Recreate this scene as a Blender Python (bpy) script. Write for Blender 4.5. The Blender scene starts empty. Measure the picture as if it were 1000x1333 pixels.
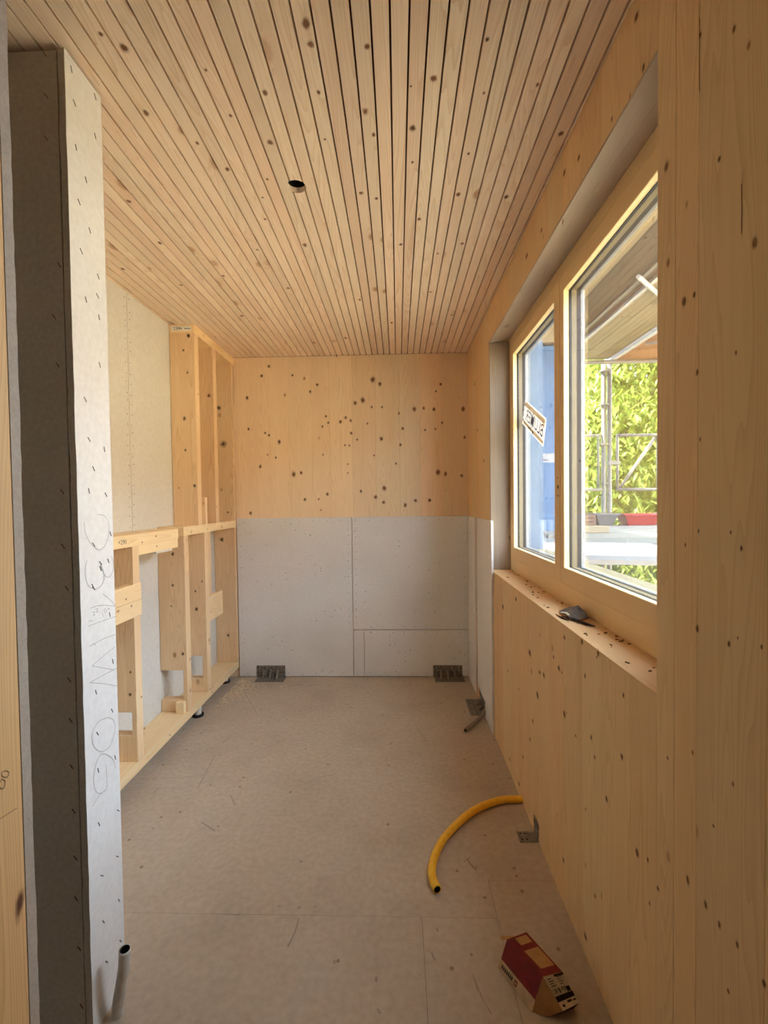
import bpy, bmesh, math, random
from mathutils import Vector, Matrix
random.seed(7)
S = bpy.context.scene
COL = S.collection

# ------------------------------------------------------------------ camera
F = 590.0
EYE = Vector((0, 0, 1.37609))
def _axes():
    dy = Vector(((518.12 - 500) / F, -(651.396 - 666.5) / F, -1.0)).normalized()
    r = -0.01217
    dz = Vector((math.sin(r), math.cos(r), 0)); dz = (dz - dz.dot(dy) * dy).normalized()
    dx = dy.cross(dz)
    return dx, dy, dz
DX, DY, DZ = _axes()
cam_d = bpy.data.cameras.new('camera'); cam = bpy.data.objects.new('camera', cam_d); COL.objects.link(cam)
cam_d.sensor_fit = 'HORIZONTAL'; cam_d.sensor_width = 36.0; cam_d.lens = F / 1000 * 36.0
cam_d.clip_start = 0.02; cam_d.clip_end = 200
rot = Matrix((DX, DY, DZ))          # world axes seen from the camera = rows of the camera-to-world rotation
cam.matrix_world = Matrix.Translation(EYE) @ rot.to_4x4()
S.camera = cam
# ------------------------------------------------------------------ world, lights, exposure
W = bpy.data.worlds.new('sky'); S.world = W; W.use_nodes = True
SKY = 4.8
bg = W.node_tree.nodes['Background']; bg.inputs[0].default_value = (0.76, 0.885, 1.0, 1); bg.inputs[1].default_value = SKY
sun_d = bpy.data.lights.new('sun', 'SUN'); sun = bpy.data.objects.new('sun', sun_d); COL.objects.link(sun)
sun_d.energy = 10.0; sun_d.angle = math.radians(2.0); sun_d.color = (1.0, 0.95, 0.84)
sun.rotation_euler = (Vector((0.57, -0.05, -0.82))).to_track_quat('-Z', 'Y').to_euler()
por_d = bpy.data.lights.new('window_portal', 'AREA'); por = bpy.data.objects.new('window_portal', por_d); COL.objects.link(por)
por_d.shape = 'RECTANGLE'; por_d.size = 1.7; por_d.size_y = 1.3; por_d.cycles.is_portal = True
por.location = (0.80, 1.85, 1.64); por.rotation_euler = (0, math.radians(90), 0); por.rotation_euler = (Vector((-1, 0, 0))).to_track_quat('-Z', 'Z').to_euler()
S.view_settings.view_transform = 'Standard'; S.view_settings.look = 'None'
S.view_settings.exposure = 1.88; S.view_settings.gamma = 1.0; S.view_settings.use_curve_mapping = False
S.cycles.max_bounces = 14; S.cycles.diffuse_bounces = 9; S.cycles.glossy_bounces = 4
S.cycles.transparent_max_bounces = 16; S.cycles.sample_clamp_indirect = 6.0; S.cycles.caustics_reflective = False

# ------------------------------------------------------------------ helpers
def ray(x, y):
    c = Vector(((x - 500) / F, -(y - 666.5) / F, -1.0))
    return Vector((DX.dot(c), DY.dot(c), DZ.dot(c)))
def at(x, y, axis, val):
    """where the sight line of a photo point meets the real plane axis = val"""
    d = ray(x, y); t = (val - EYE[axis]) / d[axis]
    return EYE + d * t

class MB:
    def __init__(s): s.v = []; s.f = []; s.m = []; s.uv = {}
    def face(s, pts, mi=0):
        b = len(s.v); s.v += [tuple(p) for p in pts]; s.f.append(tuple(range(b, b + len(pts)))); s.m.append(mi); return len(s.f) - 1
    def box(s, x0, x1, y0, y1, z0, z1, mi=0):
        b = len(s.v)
        s.v += [(x, y, z) for z in (z0, z1) for y in (y0, y1) for x in (x0, x1)]
        for q in ((0, 2, 3, 1), (4, 5, 7, 6), (0, 1, 5, 4), (2, 6, 7, 3), (0, 4, 6, 2), (1, 3, 7, 5)):
            s.f.append(tuple(b + i for i in q)); s.m.append(mi)
        return s
    def obox(s, c, ax, ay, az, mi=0):
        c, ax, ay, az = Vector(c), Vector(ax), Vector(ay), Vector(az); b = len(s.v)
        s.v += [tuple(c + ax * i + ay * j + az * k) for k in (-1, 1) for j in (-1, 1) for i in (-1, 1)]
        for q in ((0, 2, 3, 1), (4, 5, 7, 6), (0, 1, 5, 4), (2, 6, 7, 3), (0, 4, 6, 2), (1, 3, 7, 5)):
            s.f.append(tuple(b + i for i in q)); s.m.append(mi)
        return s
    def prism(s, poly, axis, a, b_, mi=0):
        """poly: 2D points in the two other axes (order x,y,z without axis)"""
        def p3(p, t):
            q = list(p); q.insert(axis, t); return tuple(q)
        n = len(poly); b = len(s.v)
        s.v += [p3(p, a) for p in poly] + [p3(p, b_) for p in poly]
        s.f.append(tuple(b + i for i in range(n))); s.m.append(mi)
        s.f.append(tuple(b + n + i for i in reversed(range(n)))); s.m.append(mi)
        for i in range(n):
            j = (i + 1) % n; s.f.append((b + i, b + n + i, b + n + j, b + j)); s.m.append(mi)
        return s
    def tube(s, path, r, n=12, mi=0, cap=True, taper=None):
        path = [Vector(p) for p in path]; b = len(s.v); up = None
        for k, p in enumerate(path):
            t = (path[min(k + 1, len(path) - 1)] - path[max(k - 1, 0)]).normalized()
            if up is None:
                up = t.orthogonal().normalized()
            up = (up - t * up.dot(t)).normalized(); sd = t.cross(up)
            rr = r * (taper[k] if taper else 1)
            for i in range(n):
                a = 2 * math.pi * i / n; s.v.append(tuple(p + (up * math.cos(a) + sd * math.sin(a)) * rr))
        for k in range(len(path) - 1):
            for i in range(n):
                j = (i + 1) % n
                s.f.append((b + k * n + i, b + k * n + j, b + (k + 1) * n + j, b + (k + 1) * n + i)); s.m.append(mi)
        if cap:
            s.f.append(tuple(b + i for i in reversed(range(n)))); s.m.append(mi)
            e = b + (len(path) - 1) * n; s.f.append(tuple(e + i for i in range(n))); s.m.append(mi)
        return s
    def disc(s, c, u, v, r, n=10, mi=0):
        c, u, v = Vector(c), Vector(u), Vector(v)
        s.face([c + (u * math.cos(2 * math.pi * i / n) + v * math.sin(2 * math.pi * i / n)) * r for i in range(n)], mi); return s

def obj(name, mb, mats, parent=None, bevel=0, smooth=False, fix=True, link=True):
    me = bpy.data.meshes.new(name)
    me.from_pydata(mb.v, [], mb.f)
    if not isinstance(mats, (list, tuple)): mats = [mats]
    for m in mats: me.materials.append(m)
    me.polygons.foreach_set('material_index', mb.m)
    if smooth: me.polygons.foreach_set('use_smooth', [True] * len(mb.f))
    if mb.uv:
        uvl = me.uv_layers.new(name='UVMap')
        for fi, uvs in mb.uv.items():
            for li, uvv in zip(me.polygons[fi].loop_indices, uvs): uvl.data[li].uv = uvv
    me.update()
    if fix:
        bm = bmesh.new(); bm.from_mesh(me); bmesh.ops.recalc_face_normals(bm, faces=bm.faces); bm.to_mesh(me); bm.free()
    o = bpy.data.objects.new(name, me); COL.objects.link(o)
    if parent: o.parent = parent
    if bevel:
        md = o.modifiers.new('edge', 'BEVEL'); md.width = bevel; md.segments = 2; md.limit_method = 'ANGLE'
        md.angle_limit = math.radians(40)
    return o
def struct(o, label=None):
    o['kind'] = 'structure'
    if label: o['label'] = label
    return o
def tag(o, label, cat, group=None, kind=None):
    o['label'] = label; o['category'] = cat
    if group: o['group'] = group
    if kind: o['kind'] = kind
    return o
def empty(name, loc=(0, 0, 0)):
    o = bpy.data.objects.new(name, None); COL.objects.link(o); o.location = loc; o.empty_display_size = 0.05
    return o
def setp(o, parent):
    """parent without moving (parents sit unrotated)"""
    o.parent = parent; o.matrix_parent_inverse = Matrix.Translation(parent.location).inverted(); return o

# ------------------------------------------------------------------ materials
def newmat(name):
    m = bpy.data.materials.new(name); m.use_nodes = True; nt = m.node_tree
    return m, nt, nt.nodes, nt.links, nt.nodes['Principled BSDF']
def N(nt, t, **kw):
    n = nt.nodes.new(t)
    for k, v in kw.items(): setattr(n, k, v)
    return n
def ramp(nt, stops):
    r = nt.nodes.new('ShaderNodeValToRGB'); e = r.color_ramp.elements
    while len(e) < len(stops): e.new(0.5)
    for el, (p, c) in zip(e, stops):
        el.position = p; el.color = (*c, 1) if len(c) == 3 else c
    return r
def mixc(nt, a, b, fac, mode='MIX'):
    m = nt.nodes.new('ShaderNodeMix'); m.data_type = 'RGBA'; m.blend_type = mode
    for sock, val in ((m.inputs[0], fac), (m.inputs[6], a), (m.inputs[7], b)):
        if hasattr(val, 'links'): nt.links.new(val, sock)
        elif isinstance(val, (int, float)): sock.default_value = val
        else: sock.default_value = (*val, 1)
    return m.outputs[2]
def mth(nt, op, a, b=None, c=None):
    m = nt.nodes.new('ShaderNodeMath'); m.operation = op
    for i, v in enumerate((a, b, c)):
        if v is None: continue
        if hasattr(v, 'links'): nt.links.new(v, m.inputs[i])
        else: m.inputs[i].default_value = v
    return m.outputs[0]
def sc(c):  # sRGB 0-255 -> linear
    f = lambda v: v / 12.92 if v <= 0.04045 else ((v + 0.055) / 1.055) ** 2.4
    return tuple(f(x / 255) for x in c)

def wood(name, light, dark, knot=(70, 38, 20), axis=2, ring=1.0, kdens=0.5, kscale=7.0, kr=0.10, vary=0.12, rough=0.6, face=None, warm=None):
    """softwood: rings drawn out along axis, sparse knots, tone shifts from board to board"""
    m, nt, no, li, B = newmat(name)
    light, dark, knot = sc(light), sc(dark), sc(knot)
    tc = N(nt, 'ShaderNodeTexCoord'); oi = N(nt, 'ShaderNodeObjectInfo')
    sh = N(nt, 'ShaderNodeVectorMath', operation='SCALE'); comb = N(nt, 'ShaderNodeCombineXYZ')
    for i, k in enumerate((37.0, 53.0, 71.0)): li.new(mth(nt, 'MULTIPLY', oi.outputs['Random'], k), comb.inputs[i])
    add = N(nt, 'ShaderNodeVectorMath', operation='ADD'); li.new(tc.outputs['Object'], add.inputs[0]); li.new(comb.outputs[0], add.inputs[1])
    sep = N(nt, 'ShaderNodeSeparateXYZ'); li.new(add.outputs[0], sep.inputs[0])
    others = [i for i in range(3) if i != axis]
    u = mth(nt, 'ADD', sep.outputs[others[0]], sep.outputs[others[1]]); g = sep.outputs[axis]
    # knots (2D cells in across / along)
    kv = N(nt, 'ShaderNodeCombineXYZ'); li.new(mth(nt, 'MULTIPLY', u, kscale), kv.inputs[0]); li.new(mth(nt, 'MULTIPLY', g, kscale * 0.62), kv.inputs[1])
    vo = N(nt, 'ShaderNodeTexVoronoi', voronoi_dimensions='2D', feature='F1'); vo.inputs['Scale'].default_value = 1.0; li.new(kv.outputs[0], vo.inputs['Vector'])
    cs = N(nt, 'ShaderNodeSeparateColor'); li.new(vo.outputs['Color'], cs.inputs[0])
    gate = mth(nt, 'LESS_THAN', cs.outputs[0], kdens)
    rad = mth(nt, 'MULTIPLY', mth(nt, 'MULTIPLY_ADD', cs.outputs[1], 0.8, 0.45), kr)
    kd = mth(nt, 'DIVIDE', vo.outputs['Distance'], rad)
    infl = mth(nt, 'MULTIPLY', mth(nt, 'POWER', 2.718, mth(nt, 'MULTIPLY', mth(nt, 'MULTIPLY', kd, kd), -0.16)), gate)
    # rings
    rv = N(nt, 'ShaderNodeCombineXYZ'); li.new(mth(nt, 'MULTIPLY', u, 11.0), rv.inputs[0]); li.new(mth(nt, 'MULTIPLY', g, 0.55), rv.inputs[1])
    n1 = N(nt, 'ShaderNodeTexNoise', noise_dimensions='2D'); n1.inputs['Scale'].default_value = 1.0; n1.inputs['Detail'].default_value = 1.5; li.new(rv.outputs[0], n1.inputs['Vector'])
    ph = mth(nt, 'ADD', mth(nt, 'MULTIPLY', n1.outputs['Fac'], 55.0 * ring), mth(nt, 'MULTIPLY', infl, 5.0))
    ph = mth(nt, 'ADD', ph, mth(nt, 'MULTIPLY', u, 150.0 * ring))
    saw = mth(nt, 'FRACT', mth(nt, 'MULTIPLY', ph, 0.5))
    late = mth(nt, 'POWER', saw, 2.2)
    fv = N(nt, 'ShaderNodeCombineXYZ'); li.new(mth(nt, 'MULTIPLY', u, 420.0), fv.inputs[0]); li.new(mth(nt, 'MULTIPLY', g, 9.0), fv.inputs[1])
    n2 = N(nt, 'ShaderNodeTexNoise', noise_dimensions='2D'); n2.inputs['Scale'].default_value = 1.0; n2.inputs['Detail'].default_value = 3; li.new(fv.outputs[0], n2.inputs['Vector'])
    bv = N(nt, 'ShaderNodeCombineXYZ'); li.new(mth(nt, 'MULTIPLY', u, 7.0), bv.inputs[0]); li.new(mth(nt, 'MULTIPLY', g, 1.1), bv.inputs[1])
    n3 = N(nt, 'ShaderNodeTexNoise', noise_dimensions='2D'); n3.inputs['Scale'].default_value = 1.0; n3.inputs['Detail'].default_value = 2; li.new(bv.outputs[0], n3.inputs['Vector'])
    fac = mth(nt, 'ADD', mth(nt, 'MULTIPLY', late, 0.55), mth(nt, 'MULTIPLY', mth(nt, 'SUBTRACT', n2.outputs['Fac'], 0.5), 0.55))
    fac = mth(nt, 'ADD', fac, mth(nt, 'MULTIPLY', mth(nt, 'SUBTRACT', n3.outputs['Fac'], 0.5), 0.7))
    cl = N(nt, 'ShaderNodeClamp'); li.new(fac, cl.inputs[0])
    col = mixc(nt, light, dark, cl.outputs[0])
    # board tone
    wn = N(nt, 'ShaderNodeTexWhiteNoise', noise_dimensions='1D'); li.new(mth(nt, 'MULTIPLY', oi.outputs['Random'], 913.0), wn.inputs['W'])
    tone = mth(nt, 'MULTIPLY_ADD', oi.outputs['Random'], vary, 1.0 - vary * 0.6)
    hs = N(nt, 'ShaderNodeHueSaturation'); li.new(col, hs.inputs['Color']); li.new(tone, hs.inputs['Value'])
    li.new(mth(nt, 'MULTIPLY_ADD', wn.outputs['Value'], vary * 0.10, 0.5 - vary * 0.05), hs.inputs['Hue'])
    li.new(mth(nt, 'MULTIPLY_ADD', wn.outputs['Value'], -vary, 1.0 + vary * 0.5), hs.inputs['Saturation'])
    kr_ = ramp(nt, [(0.0, (1, 1, 1)), (0.55, (0.85, 0.85, 0.85)), (0.8, (0.3, 0.3, 0.3)), (1.0, (0, 0, 0))])
    li.new(mth(nt, 'MULTIPLY', kd, 0.55), kr_.inputs[0])
    kf = mth(nt, 'MULTIPLY', mth(nt, 'MULTIPLY', kr_.outputs[0], gate), mth(nt, 'MULTIPLY_ADD', cs.outputs[2], 0.5, 0.45))
    col = mixc(nt, hs.outputs[0], mixc(nt, hs.outputs[0], dark, 0.7), mth(nt, 'MULTIPLY', infl, 0.35))
    col = mixc(nt, col, knot, kf)
    li.new(col, B.inputs['Base Color']); B.inputs['Roughness'].default_value = rough
    B.inputs['Specular IOR Level'].default_value = 0.3
    bp = N(nt, 'ShaderNodeBump'); bp.inputs['Strength'].default_value = 0.12; bp.inputs['Distance'].default_value = 0.002
    li.new(cl.outputs[0], bp.inputs['Height']); li.new(bp.outputs[0], B.inputs['Normal'])
    return m

def board(name, c1, c2, scale=60, blot=3.0, blotc=None, blots=0.5, rough=0.85, speck=None):
    """paper-faced plasterboard / plain matt sheet with fine mottling"""
    m, nt, no, li, B = newmat(name); c1, c2 = sc(c1), sc(c2)
    tc = N(nt, 'ShaderNodeTexCoord')
    a = N(nt, 'ShaderNodeTexNoise'); a.inputs['Scale'].default_value = scale; a.inputs['Detail'].default_value = 5; li.new(tc.outputs['Object'], a.inputs['Vector'])
    r = ramp(nt, [(0.35, c2), (0.65, c1)]); li.new(a.outputs['Fac'], r.inputs[0]); col = r.outputs[0]
    if blotc:
        b = N(nt, 'ShaderNodeTexNoise'); b.inputs['Scale'].default_value = blot; b.inputs['Detail'].default_value = 6; b.inputs['Roughness'].default_value = 0.62; li.new(tc.outputs['Object'], b.inputs['Vector'])
        rb = ramp(nt, [(0.45, (0, 0, 0)), (0.75, (blots,) * 3)]); li.new(b.outputs['Fac'], rb.inputs[0])
        col = mixc(nt, col, sc(blotc), rb.outputs[0])
    if speck:
        v = N(nt, 'ShaderNodeTexVoronoi'); v.inputs['Scale'].default_value = speck[1]; li.new(tc.outputs['Object'], v.inputs['Vector'])
        s2 = N(nt, 'ShaderNodeSeparateColor'); li.new(v.outputs['Color'], s2.inputs[0])
        k = mth(nt, 'MULTIPLY', mth(nt, 'LESS_THAN', v.outputs['Distance'], speck[2]), mth(nt, 'LESS_THAN', s2.outputs[0], speck[3]))
        col = mixc(nt, col, sc(speck[0]), mth(nt, 'MULTIPLY', k, 0.7))
    li.new(col, B.inputs['Base Color']); B.inputs['Roughness'].default_value = rough; B.inputs['Specular IOR Level'].default_value = 0.2
    bp = N(nt, 'ShaderNodeBump'); bp.inputs['Strength'].default_value = 0.08; bp.inputs['Distance'].default_value = 0.002
    li.new(a.outputs['Fac'], bp.inputs['Height']); li.new(bp.outputs[0], B.inputs['Normal'])
    return m

def plain(name, c, rough=0.5, metal=0.0, c2=None, scale=40, spec=0.4, tint=None):
    m, nt, no, li, B = newmat(name)
    tc = N(nt, 'ShaderNodeTexCoord'); a = N(nt, 'ShaderNodeTexNoise'); a.inputs['Scale'].default_value = scale; a.inputs['Detail'].default_value = 4
    li.new(tc.outputs['Object'], a.inputs['Vector'])
    c2 = c2 or tuple(v * 0.9 for v in c)
    r = ramp(nt, [(0.35, sc(c2)), (0.65, sc(c))]); li.new(a.outputs['Fac'], r.inputs[0]); li.new(r.outputs[0], B.inputs['Base Color'])
    B.inputs['Roughness'].default_value = rough; B.inputs['Metallic'].default_value = metal; B.inputs['Specular IOR Level'].default_value = spec
    return m

def knot_mat(name, c):
    """dark knot with a soft uneven rim (flat mark of its own in the wood)"""
    m, nt, no, li, B = newmat(name)
    uv = N(nt, 'ShaderNodeUVMap'); tc = N(nt, 'ShaderNodeTexCoord')
    nz = N(nt, 'ShaderNodeTexNoise'); nz.inputs['Scale'].default_value = 70; li.new(tc.outputs['Object'], nz.inputs['Vector'])
    ln = N(nt, 'ShaderNodeVectorMath', operation='LENGTH'); li.new(uv.outputs[0], ln.inputs[0])
    d = mth(nt, 'ADD', ln.outputs['Value'], mth(nt, 'MULTIPLY', mth(nt, 'SUBTRACT', nz.outputs['Fac'], 0.5), 0.7))
    r = ramp(nt, [(0.15, (0.88,) * 3), (0.45, (0.62,) * 3), (0.68, (0.24,) * 3), (0.95, (0,) * 3)]); li.new(d, r.inputs[0])
    rc = ramp(nt, [(0.1, sc(tuple(v * 0.78 for v in c))), (0.6, sc(c))]); li.new(d, rc.inputs[0]); li.new(rc.outputs[0], B.inputs['Base Color'])
    B.inputs['Roughness'].default_value = 0.7
    tr = N(nt, 'ShaderNodeBsdfTransparent'); mx = N(nt, 'ShaderNodeMixShader'); li.new(r.outputs[0], mx.inputs[0]); li.new(tr.outputs[0], mx.inputs[1]); li.new(B.outputs[0], mx.inputs[2])
    li.new(mx.outputs[0], nt.nodes['Material Output'].inputs[0])
    return m

M = {}
M['clt'] = wood('spruce_wall', (230, 198, 152), (208, 169, 120), ring=0.8, kdens=0.10, kr=0.045, kscale=9, knot=(150, 100, 60), vary=0.10)  # same spruce as the back wall, its shade put into the colour
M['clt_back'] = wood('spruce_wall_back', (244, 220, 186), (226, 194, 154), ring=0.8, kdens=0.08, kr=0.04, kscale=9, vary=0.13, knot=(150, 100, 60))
M['ceil'] = wood('ceiling_board', (246, 226, 206), (218, 184, 152), knot=(178, 128, 90), axis=1, ring=0.9, kdens=0.16, kr=0.10, kscale=7, vary=0.12)
M['stud'] = wood('stud_timber', (234, 204, 164), (204, 164, 120), ring=1.0, kdens=0.12, kr=0.06, kscale=10, vary=0.08, knot=(150, 98, 62))
M['rail'] = wood('rail_timber', (243, 218, 174), (220, 182, 132), axis=1, ring=1.0, kdens=0.12, kr=0.06, kscale=10, vary=0.08, knot=(150, 98, 62))
M['post'] = wood('post_timber', (222, 180, 126), (196, 146, 92), ring=0.9, kdens=0.05, kr=0.1, kscale=6, vary=0.05)
M['sash'] = wood('sash_timber_y', (232, 200, 150), (220, 184, 132), axis=1, ring=0.7, kdens=0.0, vary=0.03, rough=0.45)
M['gap'] = plain('joint_dark', (96, 56, 32), 0.9)
M['gk'] = board('plasterboard', (232, 230, 229), (224, 221, 219), 70, 2.0, (206, 200, 196), 0.45, speck=((130, 120, 112), 26, 0.12, 0.25))
M['gkw'] = board('plasterboard_white', (220, 219, 219), (213, 211, 210), 60, 2.0, (200, 195, 191), 0.25)
M['gkl'] = board('plasterboard_left', (212, 210, 204), (205, 202, 196), 60, 2.0, (194, 189, 181), 0.25)
M['gke'] = board('plasterboard_edge', (176, 162, 148), (164, 150, 136), 260, 60, (186, 174, 160), 0.4)
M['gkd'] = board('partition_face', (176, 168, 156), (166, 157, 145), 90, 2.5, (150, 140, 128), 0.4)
M['floor'] = board('floor_sheet', (194, 180, 164), (183, 168, 151), 45, 2.6, (160, 143, 126), 0.5, speck=((126, 108, 92), 15, 0.10, 0.3))
M['reveal'] = wood('reveal_lining', (196, 180, 164), (170, 152, 136), axis=1, ring=0.9, kdens=0.06, vary=0.06, knot=(120, 96, 76))  # grey of reflected sky light put into the wood colour
M['reveal_z'] = wood('reveal_lining_jamb', (166, 148, 130), (138, 118, 100), axis=2, ring=0.9, kdens=0.0, vary=0.06, knot=(120, 96, 76))  # jamb wood with the same sky grey in its colour, darker
M['sill'] = wood('sill_board', (222, 186, 142), (200, 160, 116), axis=1, ring=1.0, kdens=0.0, vary=0.03)
M['knot'] = knot_mat('knot', (158, 104, 62))
M['knotd'] = knot_mat('knot_dark', (112, 62, 38))
M['cream'] = plain('glazing_rebate', (246, 226, 180), 0.5, c2=(240, 216, 168))
M['gasket'] = plain('gasket_rubber', (18, 16, 15), 0.6)
M['spacer'] = plain('spacer_grey', (72, 65, 57), 0.5)
M['darkbar'] = plain('outer_profile_dark', (34, 31, 30), 0.5)
M['whitebar'] = plain('outer_profile_white', (164, 166, 170), 0.4)
M['galv'] = plain('galvanised', (158, 150, 140), 0.45, 0.25, (96, 90, 82), 160)
M['screw'] = plain('screw_steel', (190, 184, 172), 0.35, 0.8)
M['staple'] = plain('staple_mark', (92, 84, 78), 0.7)
M['pencil'] = plain('pencil_line', (168, 164, 164), 0.8)
M['ink'] = plain('ink', (40, 36, 36), 0.8)
M['yellow'] = plain('yellow_conduit', (252, 202, 66), 0.4, c2=(246, 190, 50))
M['greyc'] = plain('grey_conduit', (150, 134, 118), 0.5)
M['whitec'] = plain('pale_conduit', (200, 194, 184), 0.45)
M['black'] = plain('black_plastic', (22, 20, 19), 0.6)
M['white'] = plain('white_plastic', (228, 224, 216), 0.5)
M['red'] = plain('red_card', (128, 22, 26), 0.55, c2=(112, 16, 20))
M['kraft'] = plain('kraft_card', (190, 146, 96), 0.8, c2=(176, 132, 84))
M['stripc'] = plain('beige_card', (198, 168, 132), 0.75)
M['label'] = plain('label_paper', (226, 214, 192), 0.7)
M['print'] = plain('print_dark', (46, 30, 30), 0.7)
M['bluefoil'] = board('blue_membrane', (84, 118, 156), (76, 110, 150), 9, 1.6, (108, 138, 166), 0.6, rough=0.6)
M['bluefoil2'] = board('blue_membrane_light', (94, 118, 146), (86, 110, 140), 9, 1.6, (110, 130, 150), 0.6, rough=0.6)
M['sillout'] = plain('outer_sill', (150, 140, 112), 0.6)
M['tape'] = plain('white_tape', (156, 160, 166), 0.4)
def film(name, c, t=0.6):
    m = plain(name, c, 0.6); nt = m.node_tree; B = nt.nodes['Principled BSDF']; tl = N(nt, 'ShaderNodeBsdfTranslucent'); tl.inputs[0].default_value = (*sc(c), 1)
    mx = N(nt, 'ShaderNodeMixShader'); mx.inputs[0].default_value = t; nt.links.new(B.outputs[0], mx.inputs[1]); nt.links.new(tl.outputs[0], mx.inputs[2]); nt.links.new(mx.outputs[0], nt.nodes['Material Output'].inputs[0]); return m
M['stickr'] = film('sticker_back', (190, 182, 172))
M['navy'] = film('sticker_letters', (40, 60, 128), 0.35)
M['orange'] = film('sticker_orange', (196, 174, 146))
M['alu'] = plain('scaffold_aluminium', (128, 128, 128), 0.5)
M['whiteb'] = plain('scaffold_edge_profile', (205, 205, 205), 0.5)
M['tube'] = plain('scaffold_tube', (140, 138, 130), 0.5)
M['deck'] = wood('weathered_deck', (142, 138, 132), (118, 113, 105), axis=0, ring=1.0, kdens=0.05, vary=0.08, knot=(140, 130, 118))
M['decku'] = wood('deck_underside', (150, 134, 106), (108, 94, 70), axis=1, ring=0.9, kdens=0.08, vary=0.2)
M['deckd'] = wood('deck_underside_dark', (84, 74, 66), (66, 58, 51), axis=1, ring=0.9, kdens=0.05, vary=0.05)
M['terra'] = wood('red_deck', (158, 116, 88), (136, 94, 66), axis=0, ring=0.8, kdens=0.05, vary=0.1)
M['beam'] = wood('eave_beam', (156, 142, 116), (138, 122, 96), axis=1, ring=0.8, kdens=0.05, vary=0.08)
M['redtub'] = plain('red_tub_plastic', (170, 44, 48), 0.4)
M['greytub'] = plain('grey_tub_plastic', (120, 117, 116), 0.5)
M['brick'] = plain('brown_crate', (130, 98, 80), 0.7)
M['grass'] = plain('outdoor_ground', (176, 164, 140), 0.9, c2=(150, 140, 114), scale=2)
M['render'] = plain('house_render', (236, 216, 180), 0.9, scale=3)  # warm tone for light bounced off the added house
M['bark'] = plain('bark', (104, 90, 68), 0.9)
M['twig'] = plain('dead_bark', (64, 40, 28), 0.9, c2=(40, 24, 18))
M['twig2'] = plain('wood_check', (132, 92, 54), 0.9)
M['scrap'] = plain('grey_felt', (104, 96, 90), 0.8, c2=(84, 78, 72))
M['dust'] = plain('sawdust', (240, 224, 196), 0.9, c2=(226, 200, 164))
M['dustd'] = plain('dark_crumbs', (110, 78, 50), 0.9)
M['scuff'] = plain('scuff', (164, 148, 134), 0.9)

def leaf_mat():
    m, nt, no, li, B = newmat('leaf')
    tc = N(nt, 'ShaderNodeTexCoord'); a = N(nt, 'ShaderNodeTexNoise'); a.inputs['Scale'].default_value = 3.5; a.inputs['Detail'].default_value = 6; a.inputs['Roughness'].default_value = 0.8
    li.new(tc.outputs['Object'], a.inputs['Vector'])
    r = ramp(nt, [(0.3, sc((76, 88, 30))), (0.5, sc((146, 160, 66))), (0.7, sc((212, 222, 126)))]); li.new(a.outputs['Fac'], r.inputs[0])
    li.new(r.outputs[0], B.inputs['Base Color']); B.inputs['Roughness'].default_value = 0.5
    tl = N(nt, 'ShaderNodeBsdfTranslucent'); li.new(r.outputs[0], tl.inputs[0]); mx = N(nt, 'ShaderNodeMixShader'); mx.inputs[0].default_value = 0.35
    li.new(B.outputs[0], mx.inputs[1]); li.new(tl.outputs[0], mx.inputs[2]); li.new(mx.outputs[0], nt.nodes['Material Output'].inputs[0])
    return m
M['leaf'] = leaf_mat()
def glass_mat():
    m, nt, no, li, B = newmat('window_glass')
    tr = N(nt, 'ShaderNodeBsdfTransparent'); tr.inputs[0].default_value = (0.985, 0.99, 0.988, 1)
    gl = N(nt, 'ShaderNodeBsdfGlossy'); gl.inputs['Roughness'].default_value = 0.0
    fr = N(nt, 'ShaderNodeFresnel'); fr.inputs['IOR'].default_value = 1.45
    mx = N(nt, 'ShaderNodeMixShader'); li.new(mth(nt, 'MULTIPLY', fr.outputs[0], 0.3), mx.inputs[0]); li.new(tr.outputs[0], mx.inputs[1]); li.new(gl.outputs[0], mx.inputs[2])
    li.new(mx.outputs[0], nt.nodes['Material Output'].inputs[0]); return m
M['glass'] = glass_mat()

def text_into(mb, s, fn, size, mi, bold=0.0):
    """letters as flat mesh; fn maps text-plane (x, y) to a 3D point"""
    cu = bpy.data.curves.new('lettering', 'FONT'); cu.body = s; cu.size = size; cu.align_x = 'CENTER'; cu.align_y = 'CENTER'; cu.resolution_u = 3; cu.offset = bold
    o = bpy.data.objects.new('lettering', cu); COL.objects.link(o)
    dg = bpy.context.evaluated_depsgraph_get(); me = bpy.data.meshes.new_from_object(o.evaluated_get(dg))
    vs = [fn(v.co.x, v.co.y) for v in me.vertices]; b = len(mb.v); mb.v += [tuple(v) for v in vs]
    for p in me.polygons: mb.f.append(tuple(b + i for i in p.vertices)); mb.m.append(mi)
    bpy.data.objects.remove(o); bpy.data.curves.remove(cu); bpy.data.meshes.remove(me)
def knots(name, parent, pts, n, u, v, mat, lift=0.0006):
    """pts: (point on face, radius across, radius along); n outward normal"""
    mb = MB(); n, u, v = Vector(n), Vector(u), Vector(v)
    for p, ra, rb in pts:
        c = Vector(p) + n * lift
        fi = mb.face([c - u * ra - v * rb, c + u * ra - v * rb, c + u * ra + v * rb, c - u * ra + v * rb])
        mb.uv[fi] = [(-1, -1), (1, -1), (1, 1), (-1, 1)]
    o = obj(name, mb, mat, parent, fix=False); o['kind'] = 'stuff'; return o
def strokes(mb, lines, width, n, mi=0):
    """ribbon polylines lying on a plane with normal n"""
    n = Vector(n)
    for L in lines:
        L = [Vector(p) for p in L]
        for a, b in zip(L, L[1:]):
            d = (b - a)
            if d.length < 1e-6: continue
            s = n.cross(d.normalized()) * width / 2; e = d.normalized() * width * 0.3
            mb.face([a - s - e, b - s + e, b + s + e, a + s - e], mi)
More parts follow.
